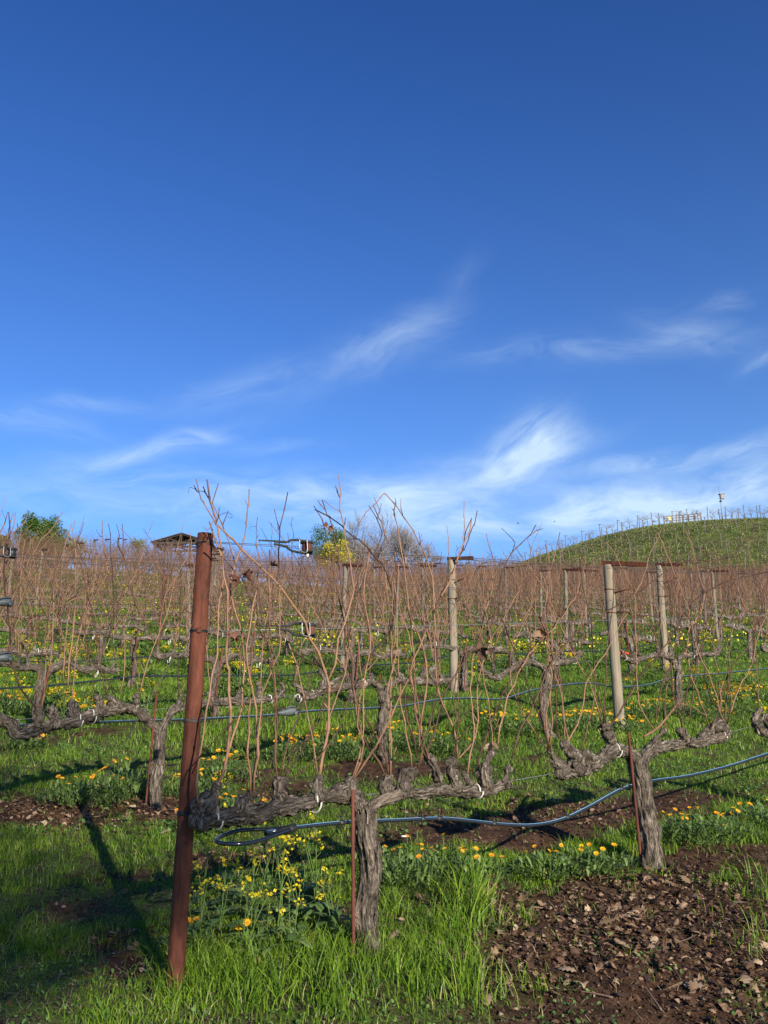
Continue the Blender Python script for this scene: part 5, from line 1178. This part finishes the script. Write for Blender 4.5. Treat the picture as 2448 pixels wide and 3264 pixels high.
CAL = [(1300,2830,.20,.19,10), (1420,2800,.18,.17,9), (1530,2830,.16,.16,7), (1220,2790,.13,.13,3), (1740,2790,.20,.10,5), (1850,2775,.20,.10,6), (1950,2770,.13,.09,2), (2130,2680,.17,.13,6), (2240,2680,.22,.15,12), (2330,2670,.15,.13,5),
       (640,2540,.22,.16,10), (720,2480,.24,.17,12), (760,2600,.22,.12,6), (650,2640,.20,.10,4), (930,2420,.24,.18,13), (1040,2410,.26,.20,15), (1130,2420,.2,.18,8), (1270,2380,.26,.19,14), (1370,2390,.28,.18,14), (1440,2400,.2,.14,5),
       (1620,2340,.28,.2,13), (1700,2330,.22,.2,8), (1830,2330,.28,.2,14), (1900,2320,.24,.18,13), (2040,2290,.26,.16,10), (2110,2280,.3,.18,14), (2240,2280,.28,.16,9), (2330,2270,.2,.14,5), (2410,2230,.3,.2,14), (2430,2620,.2,.12,3),
       (300,2560,.26,.17,5), (220,2560,.24,.16,3), (400,2530,.26,.2,5), (620,2880+150,.12,.09,3), (800,3030,.1,.08,2), (80,2380,.2,.1,2), (2000,2330,.22,.14,8), (1560,2310,.22,.14,6)]
for i_, (px, py, R_, H_, nf) in enumerate(CAL):
    p = ground_px(px, py+8); 
    where = 'beside the nearest trunk' if i_ < 4 else 'at the foot of the shaggy trunk' if i_ < 7 else 'right of the shaggy trunk' if i_ < 10 else 'just right of the big rusted post' if i_ < 14 else 'behind the nearest vine' if i_ < 20 else 'around the thick wooden post' if i_ < 30 else 'in the shade at the left' 
    lo_, hi_ = (0, 4) if i_ < 4 else (4, 7) if i_ < 7 else (7, 10) if i_ < 10 else (10, 14) if i_ < 14 else (14, 20) if i_ < 20 else (20, 30) if i_ < 30 else (30, len(CAL))
    nth = sorted(range(lo_, hi_), key=lambda q: CAL[q][0]).index(i_)
    v = empty('marigold_clump', p, 'leafy orange-flowered clump, %s from the left of those %s' % (ORD[nth], where), 'flowering plant', 'orange flowered clumps '+where)
    fo, fl = calendula_geo(rgf, R_, H_, int(260*(R_/.2)**1.5), nf if i_ < 10 else int(nf*1.7), .0175 if i_ < 10 else .022)
    fo2 = fo; 
    for k in range(len(fo.v)): fo.v[k] = fo.v[k]+p
    fo.build('foliage', [FOL], v, smooth=False)
    for fb in fl:
        for k in range(len(fb.v)): fb.v[k] = fb.v[k]+p
        fo_ = fb.build('flower', [ORG], v, smooth=False)
        for k in range(len(fb.cen.v)): fb.cen.v[k] = fb.cen.v[k]+p
        fo_['_w'] = list(map(float, p)); fb.cen.build('flower_centre', [ORGC], fo_, smooth=False)
def mustard_geo(rng, H_, ns, nf, far=False):
    st = MB(); fl = []
    for i_ in range(ns):
        a = rng.random()*6.283; sp = rng.uniform(.03, .16)*H_/.45
        top = np.array([math.cos(a)*sp, math.sin(a)*sp, H_*rng.uniform(.7, 1.05)]); mid = top*[.35, .35, .5]+rng.normal(size=3)*.01
        st.tube(smooth([(0, 0, 0), mid, top], .08), .0022 if not far else .004, 4, rnd=.5)
        tops = [top]
        for b_ in range(1):
            q = mid+(top-mid)*rng.uniform(.3, .7); t2 = q+np.array([rng.normal()*.06, rng.normal()*.06, rng.uniform(.06, .12)]); st.tube([q, (q+t2)/2+rng.normal(size=3)*.006, t2], .0015 if not far else .003, 4, rnd=.5); tops.append(t2)
        for tp in tops:
            fb = MB()
            for k in range(nf):
                c = tp+rng.normal(size=3)*[.014, .014, .010]; s_ = rng.uniform(.005, .008)*(1.15 if far else 1)
                nr = rng.normal(size=3)*.5+[0, -.3, 1]; nr /= np.linalg.norm(nr); u = np.cross(nr, rng.normal(size=3)); u /= np.linalg.norm(u); w = np.cross(nr, u)
                rv = random.random()
                if far: fb.add([c-u*s_-w*s_, c+u*s_-w*s_, c+u*s_+w*s_, c-u*s_+w*s_], [[0, 1, 2, 3]], rnd=rv)
                else:
                    for d_, e_ in ((u, w), (w, -u), (-u, -w), (-w, u)): fb.add([c, c+d_*s_*.8+e_*s_*.5, c+d_*s_*1.15, c+d_*s_*.8-e_*s_*.5], [[0, 1, 2, 3]], rnd=rv)
            fl.append(fb)
    for i_ in range(14):
        a = rng.random()*6.283; z_ = rng.uniform(.0, H_*.45); d = np.array([math.cos(a), math.sin(a), rng.uniform(.1, .9)])
        blade_leaf(st, np.array([math.cos(a)*.015, math.sin(a)*.015, z_]), d, rng.uniform(.08, .16)*(1-z_/H_), rng.uniform(.012, .026), droop=.5)
    return st, fl
MUS = [(640,2980,.42),(700,2950,.46),(760,2960,.45),(800,2990,.50),(850,2960,.52),(900,2970,.55),(960,2950,.55),(1010,2960,.5),(690,3030,.36),(780,3060,.34),(880,3040,.42),(630,3050,.3),(1060,3000,.30),(930,3060,.3),(740,2900,.33),(694,2560,.14),(1130,3000,.2),(680,2660,.16),(966,2860,.24)]
for i_, (px, py, H_) in enumerate(MUS):
    p = ground_px(px, py); v = empty('mustard_plant', p, 'yellow wildflower on thin stems, %s from the left beside the big rusted post\'s foot' % ORD[sorted(q[0] for q in MUS).index(px)], 'flowering plant', 'yellow wildflowers at the big post')
    st, fl = mustard_geo(rgf, H_, 3, 10)
    for k in range(len(st.v)): st.v[k] = st.v[k]+p
    st.build('stem', [FOL], v, smooth=False)
    for fb in fl:
        for k in range(len(fb.v)): fb.v[k] = fb.v[k]+p
        fb.build('flower_cluster', [YEL], v, smooth=False)
fm = []
for s_ in range(6):
    st, fl = mustard_geo(np.random.default_rng(50+s_), random.uniform(.28, .46), 4, 10, True); m = MB(); merge(m, st); m.mat = 1; [merge(m, f_) for f_ in fl]; fm.append(m.mesh('mustard_plant', [FOL, YEL], smooth=False))
cmf = []
for s_ in range(4):
    st, fl = calendula_geo(np.random.default_rng(60+s_), .26, .16, 110, 12, .03, True); m = MB(); merge(m, st); m.mat = 1; [merge(m, f_) for f_ in fl]; cmf.append(m.mesh('marigold_clump', [FOL, ORG], smooth=False))
# wildflowers further up: (px, py, spread x, spread y, number, yellow share)
ZN = [(300, 2080, 330, 45, 46, .9), (780, 2130, 130, 40, 22, .9), (130, 2230, 150, 30, 12, .7), (420, 1990, 420, 26, 26, .9), (1250, 2090, 220, 30, 22, .45), (1650, 2080, 180, 40, 22, .8), (2150, 2160, 260, 30, 16, .5), (2150, 2020, 300, 30, 30, .7), (2100, 1960, 350, 22, 24, .6), (1200, 2000, 300, 20, 22, .6), (900, 2060, 160, 25, 10, .8), (240, 2240, 160, 40, 8, .6), (1500, 1985, 200, 16, 14, .6), (2380, 2230, 60, 50, 6, .2)]
nf_ = 0
for (cx, cy, sx, sy, n_, ysh) in ZN:
    for i_ in range(n_):
        px, py = cx+rgf.normal()*sx*.6, cy+rgf.normal()*sy*.7
        if not (-40 < px < 2490) or py < 1955: continue
        p = ground_px(px, py+45)
        yel = rgf.random() < ysh; o = bpy.data.objects.new('mustard_plant' if yel else 'marigold_clump', (fm[int(rgf.integers(6))] if yel else cmf[int(rgf.integers(4))])); COL.objects.link(o)
        o.location = tuple(p-[0, 0, .01]); o.rotation_euler = (0, 0, rgf.random()*6.28); s_ = rgf.uniform(.8, 1.25); o.scale = (s_, s_, s_)
        side = ['at the far left', 'left of the big rusted post', 'right of the big rusted post', 'near the centre', 'left of the thick wooden post', 'right of the thick wooden post', 'at the far right'][0 if px < 280 else 1 if px < 600 else 2 if px < 950 else 3 if px < 1400 else 4 if px < 1960 else 5 if px < 2230 else 6]
        rw = ORD[max(1, min(12, int((p[0]*RN[0]+p[1]*RN[1]-N0)/DN)))]
        setp(o, ('yellow wildflower' if yel else 'orange flowered clump')+' %s, in the grass behind the %s row' % (side, rw), 'flowering plant', ('yellow wildflowers ' if yel else 'orange flowered clumps ')+side+', '+rw+' row'); nf_ += 1
print('far flowers', nf_)
rl = np.random.default_rng(9); n = 15000; y = 19+60*rl.random(n)**1.1; x = (rl.random(n)*2-1)*y*.5; k = rl.random(n) < np.clip((fbm(x*.5, y*.5, 3)-.46)*5, 0.02, 1)*np.where(x < 0, .9, .5); x, y = x[k], y[k]; m = len(x)
z = h(x, y)+.12+.22*rl.random(m); s_ = .012+.010*rl.random(m)
P = np.stack([x, y, z], -1); V = np.stack([P+np.stack([a_*s_, 0*s_+b_*.3*s_, b_*s_], -1) for a_, b_ in ((-1, -1), (1, -1), (1, 1), (-1, 1))], 1).reshape(-1, 3)
mb = MB(); mb.add(V, (np.arange(m)*4)[:, None]+np.array([[0, 1, 2, 3]]), None, None, np.repeat(rl.random(m), 4)); setp(mb.build('distant_wildflowers', [YEL], smooth=False), 'haze of tiny yellow flowers between the far rows', 'wildflowers', kind='stuff')

# ------------------------------------------------------------------ background: trees, spiky plants, pavilion
def at_dist(px, py, dist):
    r_ = ray(px, py); t = dist/r_[1]; return np.array([r_[0]*t, r_[1]*t, CAMZ+r_[2]*t])
def crown_leaves(mb, c, rad, n, size, rng, lump=9, core=.55, fill=0.25):
    """leaf-sized faces gathered in clumps through the crown's volume"""
    cl = []
    for i_ in range(lump):
        d = rng.normal(size=3); d /= np.linalg.norm(d); cl.append((np.asarray(c)+d*np.asarray(rad)*rng.uniform(core, .95), rng.uniform(.22, .42)))
    for i_ in range(n):
        if rng.random() < fill: cc, k = np.asarray(c), .75
        else: cc, k = cl[int(rng.integers(lump))]
        d = rng.normal(size=3); d /= np.linalg.norm(d); p = cc+d*np.asarray(rad)*k*rng.random()**.4
        nr = rng.normal(size=3)+[0, -.3, .5]; nr /= np.linalg.norm(nr); u = np.cross(nr, rng.normal(size=3)); u /= np.linalg.norm(u); w = np.cross(nr, u); s_ = size*rng.uniform(.6, 1.3)
        mb.add([p-u*s_, p-w*s_*.45, p+u*s_, p+w*s_*.45], [[0, 1, 2, 3]], rnd=rng.random())
def tree(name, px, base_dist, top_py, half_px, label, leafm, n, size, rng, group=None, lump=12, twig=BARK, crown_h=.8, leaf2=None, bottom_py=1800):
    top = at_dist(px, top_py, base_dist); b_ = np.array([top[0], top[1], float(h(top[0], top[1]))]); H_ = top[2]-b_[2]
    rx = half_px/F*base_dist/math.cos(PITCH)
    v = empty(name, b_, label, 'tree', group)
    mb = MB(); limb(mb, [b_-[0, 0, .2], b_+[rx*.05, 0, H_*.3], b_+[0, 0, H_*.6]], [.16, .13, .06], 8, .2, .3, .1)
    for i_ in range(7):
        d = rng.normal(size=3); d[2] = abs(d[2])+.4; d /= np.linalg.norm(d); q = b_+[0, 0, H_*rng.uniform(.2, .5)]; limb(mb, [q, q+d*rx*.4, q+d*rx*.8+[0, 0, .2]], [.07, .045, .02], 6, .2, .3, .1)
    mb.build('trunk', [BARK], v)
    zc = b_[2]+H_*(1-crown_h/2); c = np.array([b_[0], b_[1], zc]); mb = MB(); crown_leaves(mb, c, (rx, rx, H_*crown_h*.5), n, size, rng, lump); o = mb.build('crown', [leafm], v, smooth=False)
    if leaf2:
        mb = MB(); crown_leaves(mb, c+[rx*.25, -rx*.3, -H_*.12], (rx*.95, rx*.9, H_*.28), int(n*.75), size, rng, lump); mb.build('yellow_foliage', [leaf2], v, smooth=False)
    return v
rt = np.random.default_rng(91)
tree('citrus_tree', 128, 60, 1634, 82, 'dark green leafy tree on the skyline at the far left, the larger rounded crown', CROWN, 20000, .075, rt, 'evergreen trees on the skyline', 18, crown_h=.85)
tree('citrus_tree', 205, 60, 1662, 44, 'smaller green leafy tree close right of the larger one at the left skyline', CROWN, 10000, .07, rt, 'evergreen trees on the skyline', 9, crown_h=.85)
tree('bushy_shrub', 10, 62, 1698, 46, 'dark green bush cut by the left edge on the skyline', CROWN, 9000, .08, rt, 'evergreen trees on the skyline', 8, crown_h=.9)
tree('lemon_tree', 1050, 58, 1672, 74, 'green tree with bright yellow foliage on the skyline behind the hanging wire strainer', CROWN, 5500, .065, rt, None, 15, leaf2=YCROWN, crown_h=.85)
tree('pale_shrub', 1150, 60, 1738, 22, 'small pale green bush beside the yellow tree', PALE, 1500, .05, rt, None, 5, crown_h=.9)
def spiky(px, py, dist, r_, label):
    c = at_dist(px, py, dist); b_ = np.array([c[0], c[1], float(h(c[0], c[1]))]); v = empty('yucca', b_, label, 'yucca', None)
    mb = MB(); mb.tube(np.linspace(b_-[0, 0, .1], c, 8), .12, 8, .2, 1); mb.build('trunk', [WOODD], v); mb = MB()
    for i_ in range(130):
        d = rt.normal(size=3); d[2] = d[2]*.8+.25; d /= np.linalg.norm(d); w = np.cross(d, rt.normal(size=3)); w /= np.linalg.norm(w); l = r_*rt.uniform(.75, 1.1)
        mb.add([c-w*.03, c+w*.03, c+d*l*.6+w*.025, c+d*l+[0, 0, -.06*l], c+d*l*.6-w*.025], [[0, 1, 2, 4]], [[2, 3, 4]], rnd=rt.random())
    mb.build('leaves', [SPIKE], v, smooth=False)
spiky(246, 1746, 58, 1.1, 'spiky blue-green yucca right of the leafy trees at the left skyline'); spiky(440, 1738, 60, .8, 'spiky plant on the skyline left of the pavilion roof')
def bare_tree(px, dist, top_py, spread, label, rng, nb=9, depth=4, dens=4, group='leafless trees on the skyline'):
    top = at_dist(px, top_py, dist); b_ = np.array([top[0], top[1], float(h(top[0], top[1]))]); H_ = top[2]-b_[2]; v = empty('bare_tree', b_, label, 'tree', group)
    tk = MB(); tw = MB()
    def grow(p, d, l, r_, lv):
        q = p+d*l; m_ = (p+q)/2+rng.normal(size=3)*l*.09; tgt = tk if lv < 2 else tw
        tgt.tube([p, m_, q], [r_, r_*.85, r_*.7], 5 if lv < 2 else 3, rnd=rng.random())
        if lv >= depth: return
        for i_ in range(dens if lv > 0 else nb):
            f = rng.uniform(.45, 1.0); a = p+(q-p)*f; dd = d+rng.normal(size=3)*(.42 if lv else spread); dd[2] = max(dd[2], .0)+.16; dd /= np.linalg.norm(dd)
            grow(a, dd, l*rng.uniform(.58, .84), r_*.50, lv+1)
    grow(b_-[0, 0, .1], np.array([0, 0, 1.]), H_*.32, .13, 0)
    tk.build('trunk', [BTW2], v); tw.build('twigs', [BTW2], v)
for (px, d_, tp, sp_x, n_) in ((1140, 66, 1625, .55, 8), (1215, 68, 1612, .6, 9), (1290, 64, 1628, .6, 9), (1345, 66, 1672, .55, 7), (1060, 70, 1640, .5, 6), (1180, 60, 1660, .6, 7)):
    bare_tree(px, d_, tp, sp_x, 'leafless grey tree of the clump on the skyline right of the yellow tree', rt, n_, 5, 4, 'leafless trees right of the yellow tree')
for (px, d_, tp) in ((400, 78, 1662), (470, 82, 1660), (530, 80, 1668), (310, 76, 1700), (690, 80, 1690), (600, 84, 1680)):
    bare_tree(px, d_, tp, .5, 'faint leafless tree far off behind the pavilion roof', rt, 5, 4, 4, 'leafless trees around the pavilion')

def pavilion():
    D = 92; c = at_dist(578, 1700, D); s_ = D/F/math.cos(PITCH); gz = float(h(c[0], c[1]))
    v = empty('pavilion', (c[0], c[1], gz), 'open timber pavilion with a low gabled roof on the left skyline', 'pavilion'); v['_w'] = [c[0], c[1], gz]
    hw = 96*s_; dz = 29*s_; L = 4.5
    DKW = mat('dark_timber', m_wood, c1=(.022, .018, .015), c2=(.085, .068, .052))
    mb = MB()
    for sg in (-1, 1):
        a0 = np.array([c[0], c[1], c[2]]); a1 = np.array([c[0]+sg*hw, c[1], c[2]-dz]); n_ = np.array([0, 0, .10])
        mb.add([a0+n_, a1+n_, a1+n_+[0, L, 0], a0+n_+[0, L, 0], a0, a1, a1+[0, L, 0], a0+[0, L, 0]], [[0, 1, 2, 3], [4, 7, 6, 5], [0, 4, 5, 1], [1, 5, 6, 2], [2, 6, 7, 3]])
    mb.build('roof', [DKW], v, smooth=False)
    for q in (0.15, 2.2, 4.3):
        mb = MB(); y_ = c[1]+q; zb = c[2]-dz-.04
        mb.box((c[0], y_, zb), (hw*1.9, .12, .16)); mb.box((c[0], y_, (zb+c[2])/2-.05), (.12, .12, dz*.8))
        for sg in (-1, 1):
            for (x0, z0, x1, z1) in ((0, zb, sg*hw*.45, c[2]-dz*.5), (sg*hw*.45, c[2]-dz*.5, sg*hw*.5, zb), (0, c[2]-.07, sg*hw*.95, c[2]-dz-.02)):
                mb.tube([(c[0]+x0, y_, z0), (c[0]+x1, y_, z1)], .07, 4)
        mb.build('truss', [DKW], v, smooth=False)
    for sx in (-.85, -.3, .3, .85):
        for q in (.15, 4.3):
            mb = MB(); mb.box((c[0]+sx*hw, c[1]+q, (c[2]-dz+gz)/2-.1), (.2, .2, c[2]-dz-gz+.0)); mb.build('post', [DKW], v, smooth=False)
pavilion()

# ------------------------------------------------------------------ the hill at the right
def hill_post_mesh(hh=1.75, arm=True):
    mb = MB(); mb.tube([(0, 0, -.2), (0, 0, hh)], [.055, .05], 7)
    if arm: mb.box((.12, 0, hh-.05), (.42, .05, .06))
    return mb.mesh('trellis_post', [WOODD])
HP = [hill_post_mesh(1.9), hill_post_mesh(1.8, True), hill_post_mesh(2.0, False)]
def hill_vine(rng, n=9, hh=.9):
    mb = MB(); tp = np.array([rng.normal()*.1, 0, hh]); limb(mb, [(0, 0, -.1), (rng.normal()*.08, 0, hh*.5), tp], [.05, .04, .045], 6, .3, .12, .2)
    for sg in (-1, 1): limb(mb, [tp, tp+[sg*.25, 0, .12], tp+[sg*.5, 0, .2]], [.04, .035, .02], 5, .3, .1, .2)
    mb.mat = 1
    for i_ in range(n*2):
        p = tp+[rng.uniform(-.5, .5), 0, .12]; d = np.array([rng.normal()*.5, rng.normal()*.3, 1.]); L = rng.uniform(.4, .9)
        mb.tube([p, p+d*L*.4, p+d*L*.75+[d[0]*.1, 0, -.02], p+d*L+[d[0]*.35, 0, -.12]], [.008, .007, .006, .004], 3, rnd=rng.random())
    return mb.mesh('grapevine', [BARK, BTW])
HV = [hill_vine(np.random.default_rng(s_)) for s_ in (1, 2, 3, 4, 5)]
rh = np.random.default_rng(14); nh = 0; stuff = MB()
hill_rows = [(123, 2.55), (116, 2.6), (109, 2.6), (102, 2.7), (95.5, 2.7), (89.5, 2.8)]
for ri, (yy, st) in enumerate(hill_rows):
    for j_, xx in enumerate(np.arange(8, 66, st)):
        x_, y_ = xx+rh.normal()*.12+ri*.7, yy+rh.normal()*.2-(xx-35)*.03
        p = g3(x_, y_)
        if not sees(p, 20): continue
        hz = float(np.interp(x_, HX2, HZ2))*float(sst(78, 124, y_))
        if hz < .8: continue
        px_ = proj(*p)[0]
        o = bpy.data.objects.new('trellis_post', HP[int(rh.integers(3))]); COL.objects.link(o); o.location = tuple(p); o.rotation_euler = (rh.normal()*.03, rh.normal()*.05, rh.random()*.4)
        setp(o, 'small wooden trellis post on the green hill, '+('along its skyline' if ri == 0 else 'row %s below the skyline' % ORD[ri-1]), 'post', 'posts on the hill, %s row from the top' % ORD[ri])
        for u in ((.33, .66)):
            q = g3(x_+st*u+rh.normal()*.1, y_)
            if ri == 0:
                w = bpy.data.objects.new('grapevine', HV[int(rh.integers(5))]); COL.objects.link(w); w.location = tuple(q); w.rotation_euler = (0, 0, rh.random()*.5+(3.14 if rh.random() < .5 else 0)); s_ = rh.uniform(.8, 1.15); w.scale = (s_, s_, s_)
                setp(w, 'small leafless vine silhouetted along the skyline of the hill', 'grapevine', 'vines on the skyline of the hill'); nh += 1
            else:
                limb(stuff, [q-[0, 0, .1], q+[rh.normal()*.06, 0, .45], q+[rh.normal()*.1, 0, .85]], [.06, .05, .06], 5, .2, .2, .2)
                for c_ in range(7): stuff.tube([q+[0, 0, .8], q+[rh.normal()*.4, rh.normal()*.2, .95+rh.random()*.5]], [.025, .010], 3)
if stuff.n: setp(stuff.build('young_vines', [BARK]), 'small dark vines dotted over the green hill', 'vines', kind='stuff')
print('hill vines', nh)
# thin line of wires and far vines where the hill's skyline runs down to the left
# rail fence and yellow sign on top
def rail_fence():
    a = at_dist(2115, 1640, 124.5); b_ = at_dist(2236, 1632, 124.5); v = empty('rail_fence', g3(a[0], a[1]), 'weathered rail fence on top of the hill', 'fence')
    n_ = 7; P = [g3(a[0]+(b_[0]-a[0])*t, a[1]+.4*t) for t in np.linspace(0, 1, n_)]
    for p in P:
        mb = MB(); mb.box(p+[0, 0, .62], (.12, .12, 1.25)); mb.build('fence_post', [DARKCANE], v, smooth=False)
    for z_ in (.45, .82, 1.15):
        mb = MB()
        for i_ in range(n_-1):
            m_ = (P[i_]+P[i_+1])/2+[0, -.1, z_]; d = P[i_+1]-P[i_]; mb.box(m_, (np.linalg.norm(d), .05, .10), Matrix.Rotation(-math.atan2(d[2], d[0]), 4, 'Y'))
        mb.build('rail', [DARKCANE], v, smooth=False)
rail_fence()
YS = mat('yellow_sign', m_plain, col=(.62, .45, .12), rough=.6, var=.15)
p = at_dist(2134, 1646, 122.5); b_ = g3(p[0], p[1]); v = empty('sign', b_, 'small yellow sign by the rail fence on the hill', 'sign')
mb = MB(); mb.box(b_+[0, -.03, .75], (.36, .04, .5)); mb.build('panel', [YS], v, smooth=False); mb = MB(); mb.box(b_+[0, .03, .45], (.06, .06, .95)); mb.build('post', [WOODD], v, smooth=False)
# instrument box on a mast
p = at_dist(2301, 1640, 118); b_ = g3(p[0], p[1]); tz = at_dist(2298, 1551, 118)[2]; bz = at_dist(2305, 1584, 118)[2]; v = empty('weather_station', b_, 'instrument box on a thin mast standing on the skyline of the hill', 'weather station')
mb = MB(); mb.tube([b_-[0, 0, .2], [b_[0], b_[1], bz], [b_[0]-.12, b_[1], tz]], [.045, .04, .02], 8); mb.build('mast', [WIRE], v)
mb = MB(); mb.box((b_[0]+.30, b_[1]-.1, bz), (.42, .4, .62)); mb.build('box', [mat('pale_box', m_plain, col=(.20, .20, .20), rough=.6, var=.1)], v, smooth=False)
mb = MB(); mb.box((b_[0]+.02, b_[1]-.1, bz), (.14, .42, .66)); mb.build('shaded_panel', [IRON], v, smooth=False)
mb = MB(); mb.box((b_[0]+.18, b_[1]-.1, bz+.36), (.80, .55, .06)); mb.build('lid', [IRON], v, smooth=False)
mb = MB(); knob(mb, (b_[0]-.02, b_[1]-.1, bz-.62), .17); mb.build('sensor', [PLAST], v)
# two birds far off
for i_, (px, py, s_) in enumerate(((1650, 1668, 1.1), (1767, 1663, .8))):
    c = at_dist(px, py, 95); v = empty('bird', c, ('dark bird' if i_ == 0 else 'second, smaller bird further right')+' flying low in the sky left of the hill', 'bird')
    mb = MB(); mb.tube([c+[-.12*s_, 0, 0], c+[-.06*s_, 0, .01], c+[.04*s_, 0, .01], c+[.14*s_, 0, -.01], c+[.2*s_, 0, 0]], np.array([.012, .035, .045, .02, .008])*s_, 8); mb.build('body', [IRON], v)
    mb = MB()
    for sg in (-1, 1): mb.add([c+[-.04*s_, 0, .02], c+[.06*s_, 0, .02], c+[.05*s_, sg*.16*s_, .12*s_], c+[0, sg*.26*s_, .06*s_]], [[0, 1, 2, 3]])
    mb.build('wings', [IRON], v, smooth=False)

# ------------------------------------------------------------------ the oak behind the viewer, whose shade falls on the lower left
def oak():
    base = g3(-3.5, -13.5); v = empty('oak_tree', base, 'oak standing behind the viewer, shading the ground at the lower left', 'tree')
    ro = np.random.default_rng(8)
    tg = [(120, 2870, .75, 1.0), (300, 2890, .7, 1.0), (30, 2780, .6, .9), (430, 2870, .45, .8), (230, 2800, .55, .8), (480, 2930, .4, .7), (60, 2960, .55, .8), (200, 2990, .5, .6), (420, 3010, .4, .45), (60, 3080, .45, .45), (300, 3080, .4, .35), (540, 2790, .26, .4),
          (60, 2440, .5, .30), (40, 2520, .5, .35), (60, 2330, .55, .40), (20, 2250, .6, .4), (150, 2330, .4, .3), (0, 2650, .6, .4), (-60, 2550, .8, .7), (-150, 2800, .9, .9), (-120, 2350, .9, .6), (60, 2260, .4, .25)]
    cl = []
    for px, py, r_, dn in tg:
        gpt = ground_px(px, py); cl.append((gpt+SUNV*ro.uniform(14.2, 16.5), r_*.8, dn))
    for (px, py, r_, dn) in ((640, 2600, .30, .6), (760, 2600, .28, .55), (880, 2580, .25, .5), (575, 2700, .3, .8), (590, 2500, .28, .5), (570, 2850, .3, .8), (1000, 2550, .2, .4), (200, 2300, .4, .5), (350, 2270, .35, .5), (90, 2320, .4, .6), (40, 2000, .5, .35), (30, 1800, .45, .3)):
        gpt = on_plane(px, py, PL1 if px > 500 else PL2); cl.append((gpt+SUNV*ro.uniform(14.2, 16.5), r_*.8, dn))
    mb = MB(); tkb = MB(); P0 = np.array([p for p, _, _ in cl]); cen = P0.mean(0); print('oak crown centre', cen)
    fork = base+[-.1, .2, 2.6]
    limb(tkb, [base-[0, 0, .3], base+[.1, 0, 1.2], fork], [.34, .27, .22], 14, .25, .1, .08)
    for (p, r_, dn) in cl:
        m_ = (fork+p)/2+ro.normal(size=3)*.25; m_[2] = max(m_[2], min(p[2], fork[2])+.1); limb(tkb, [fork, m_, p], [.07, .03, .012], 6, .2, .2, .1)
        nl = int(200*dn*(r_/.5)**2)
        for i_ in range(nl):
            d = ro.normal(size=3); d /= np.linalg.norm(d); q = p+d*r_*ro.random()**.45
            nr = ro.normal(size=3); nr /= np.linalg.norm(nr); u = np.cross(nr, ro.normal(size=3)); u /= np.linalg.norm(u); w = np.cross(nr, u); s_ = .035*ro.uniform(.7, 1.3)
            mb.add([q-u*s_, q-w*s_*.6, q+u*s_, q+w*s_*.6], [[0, 1, 2, 3]], rnd=ro.random())
    tkb.build('trunk', [BARK], v); mb.build('crown', [OAKL], v, smooth=False)
oak()

for o in list(bpy.data.objects):
    if '_w' in o: del o['_w']
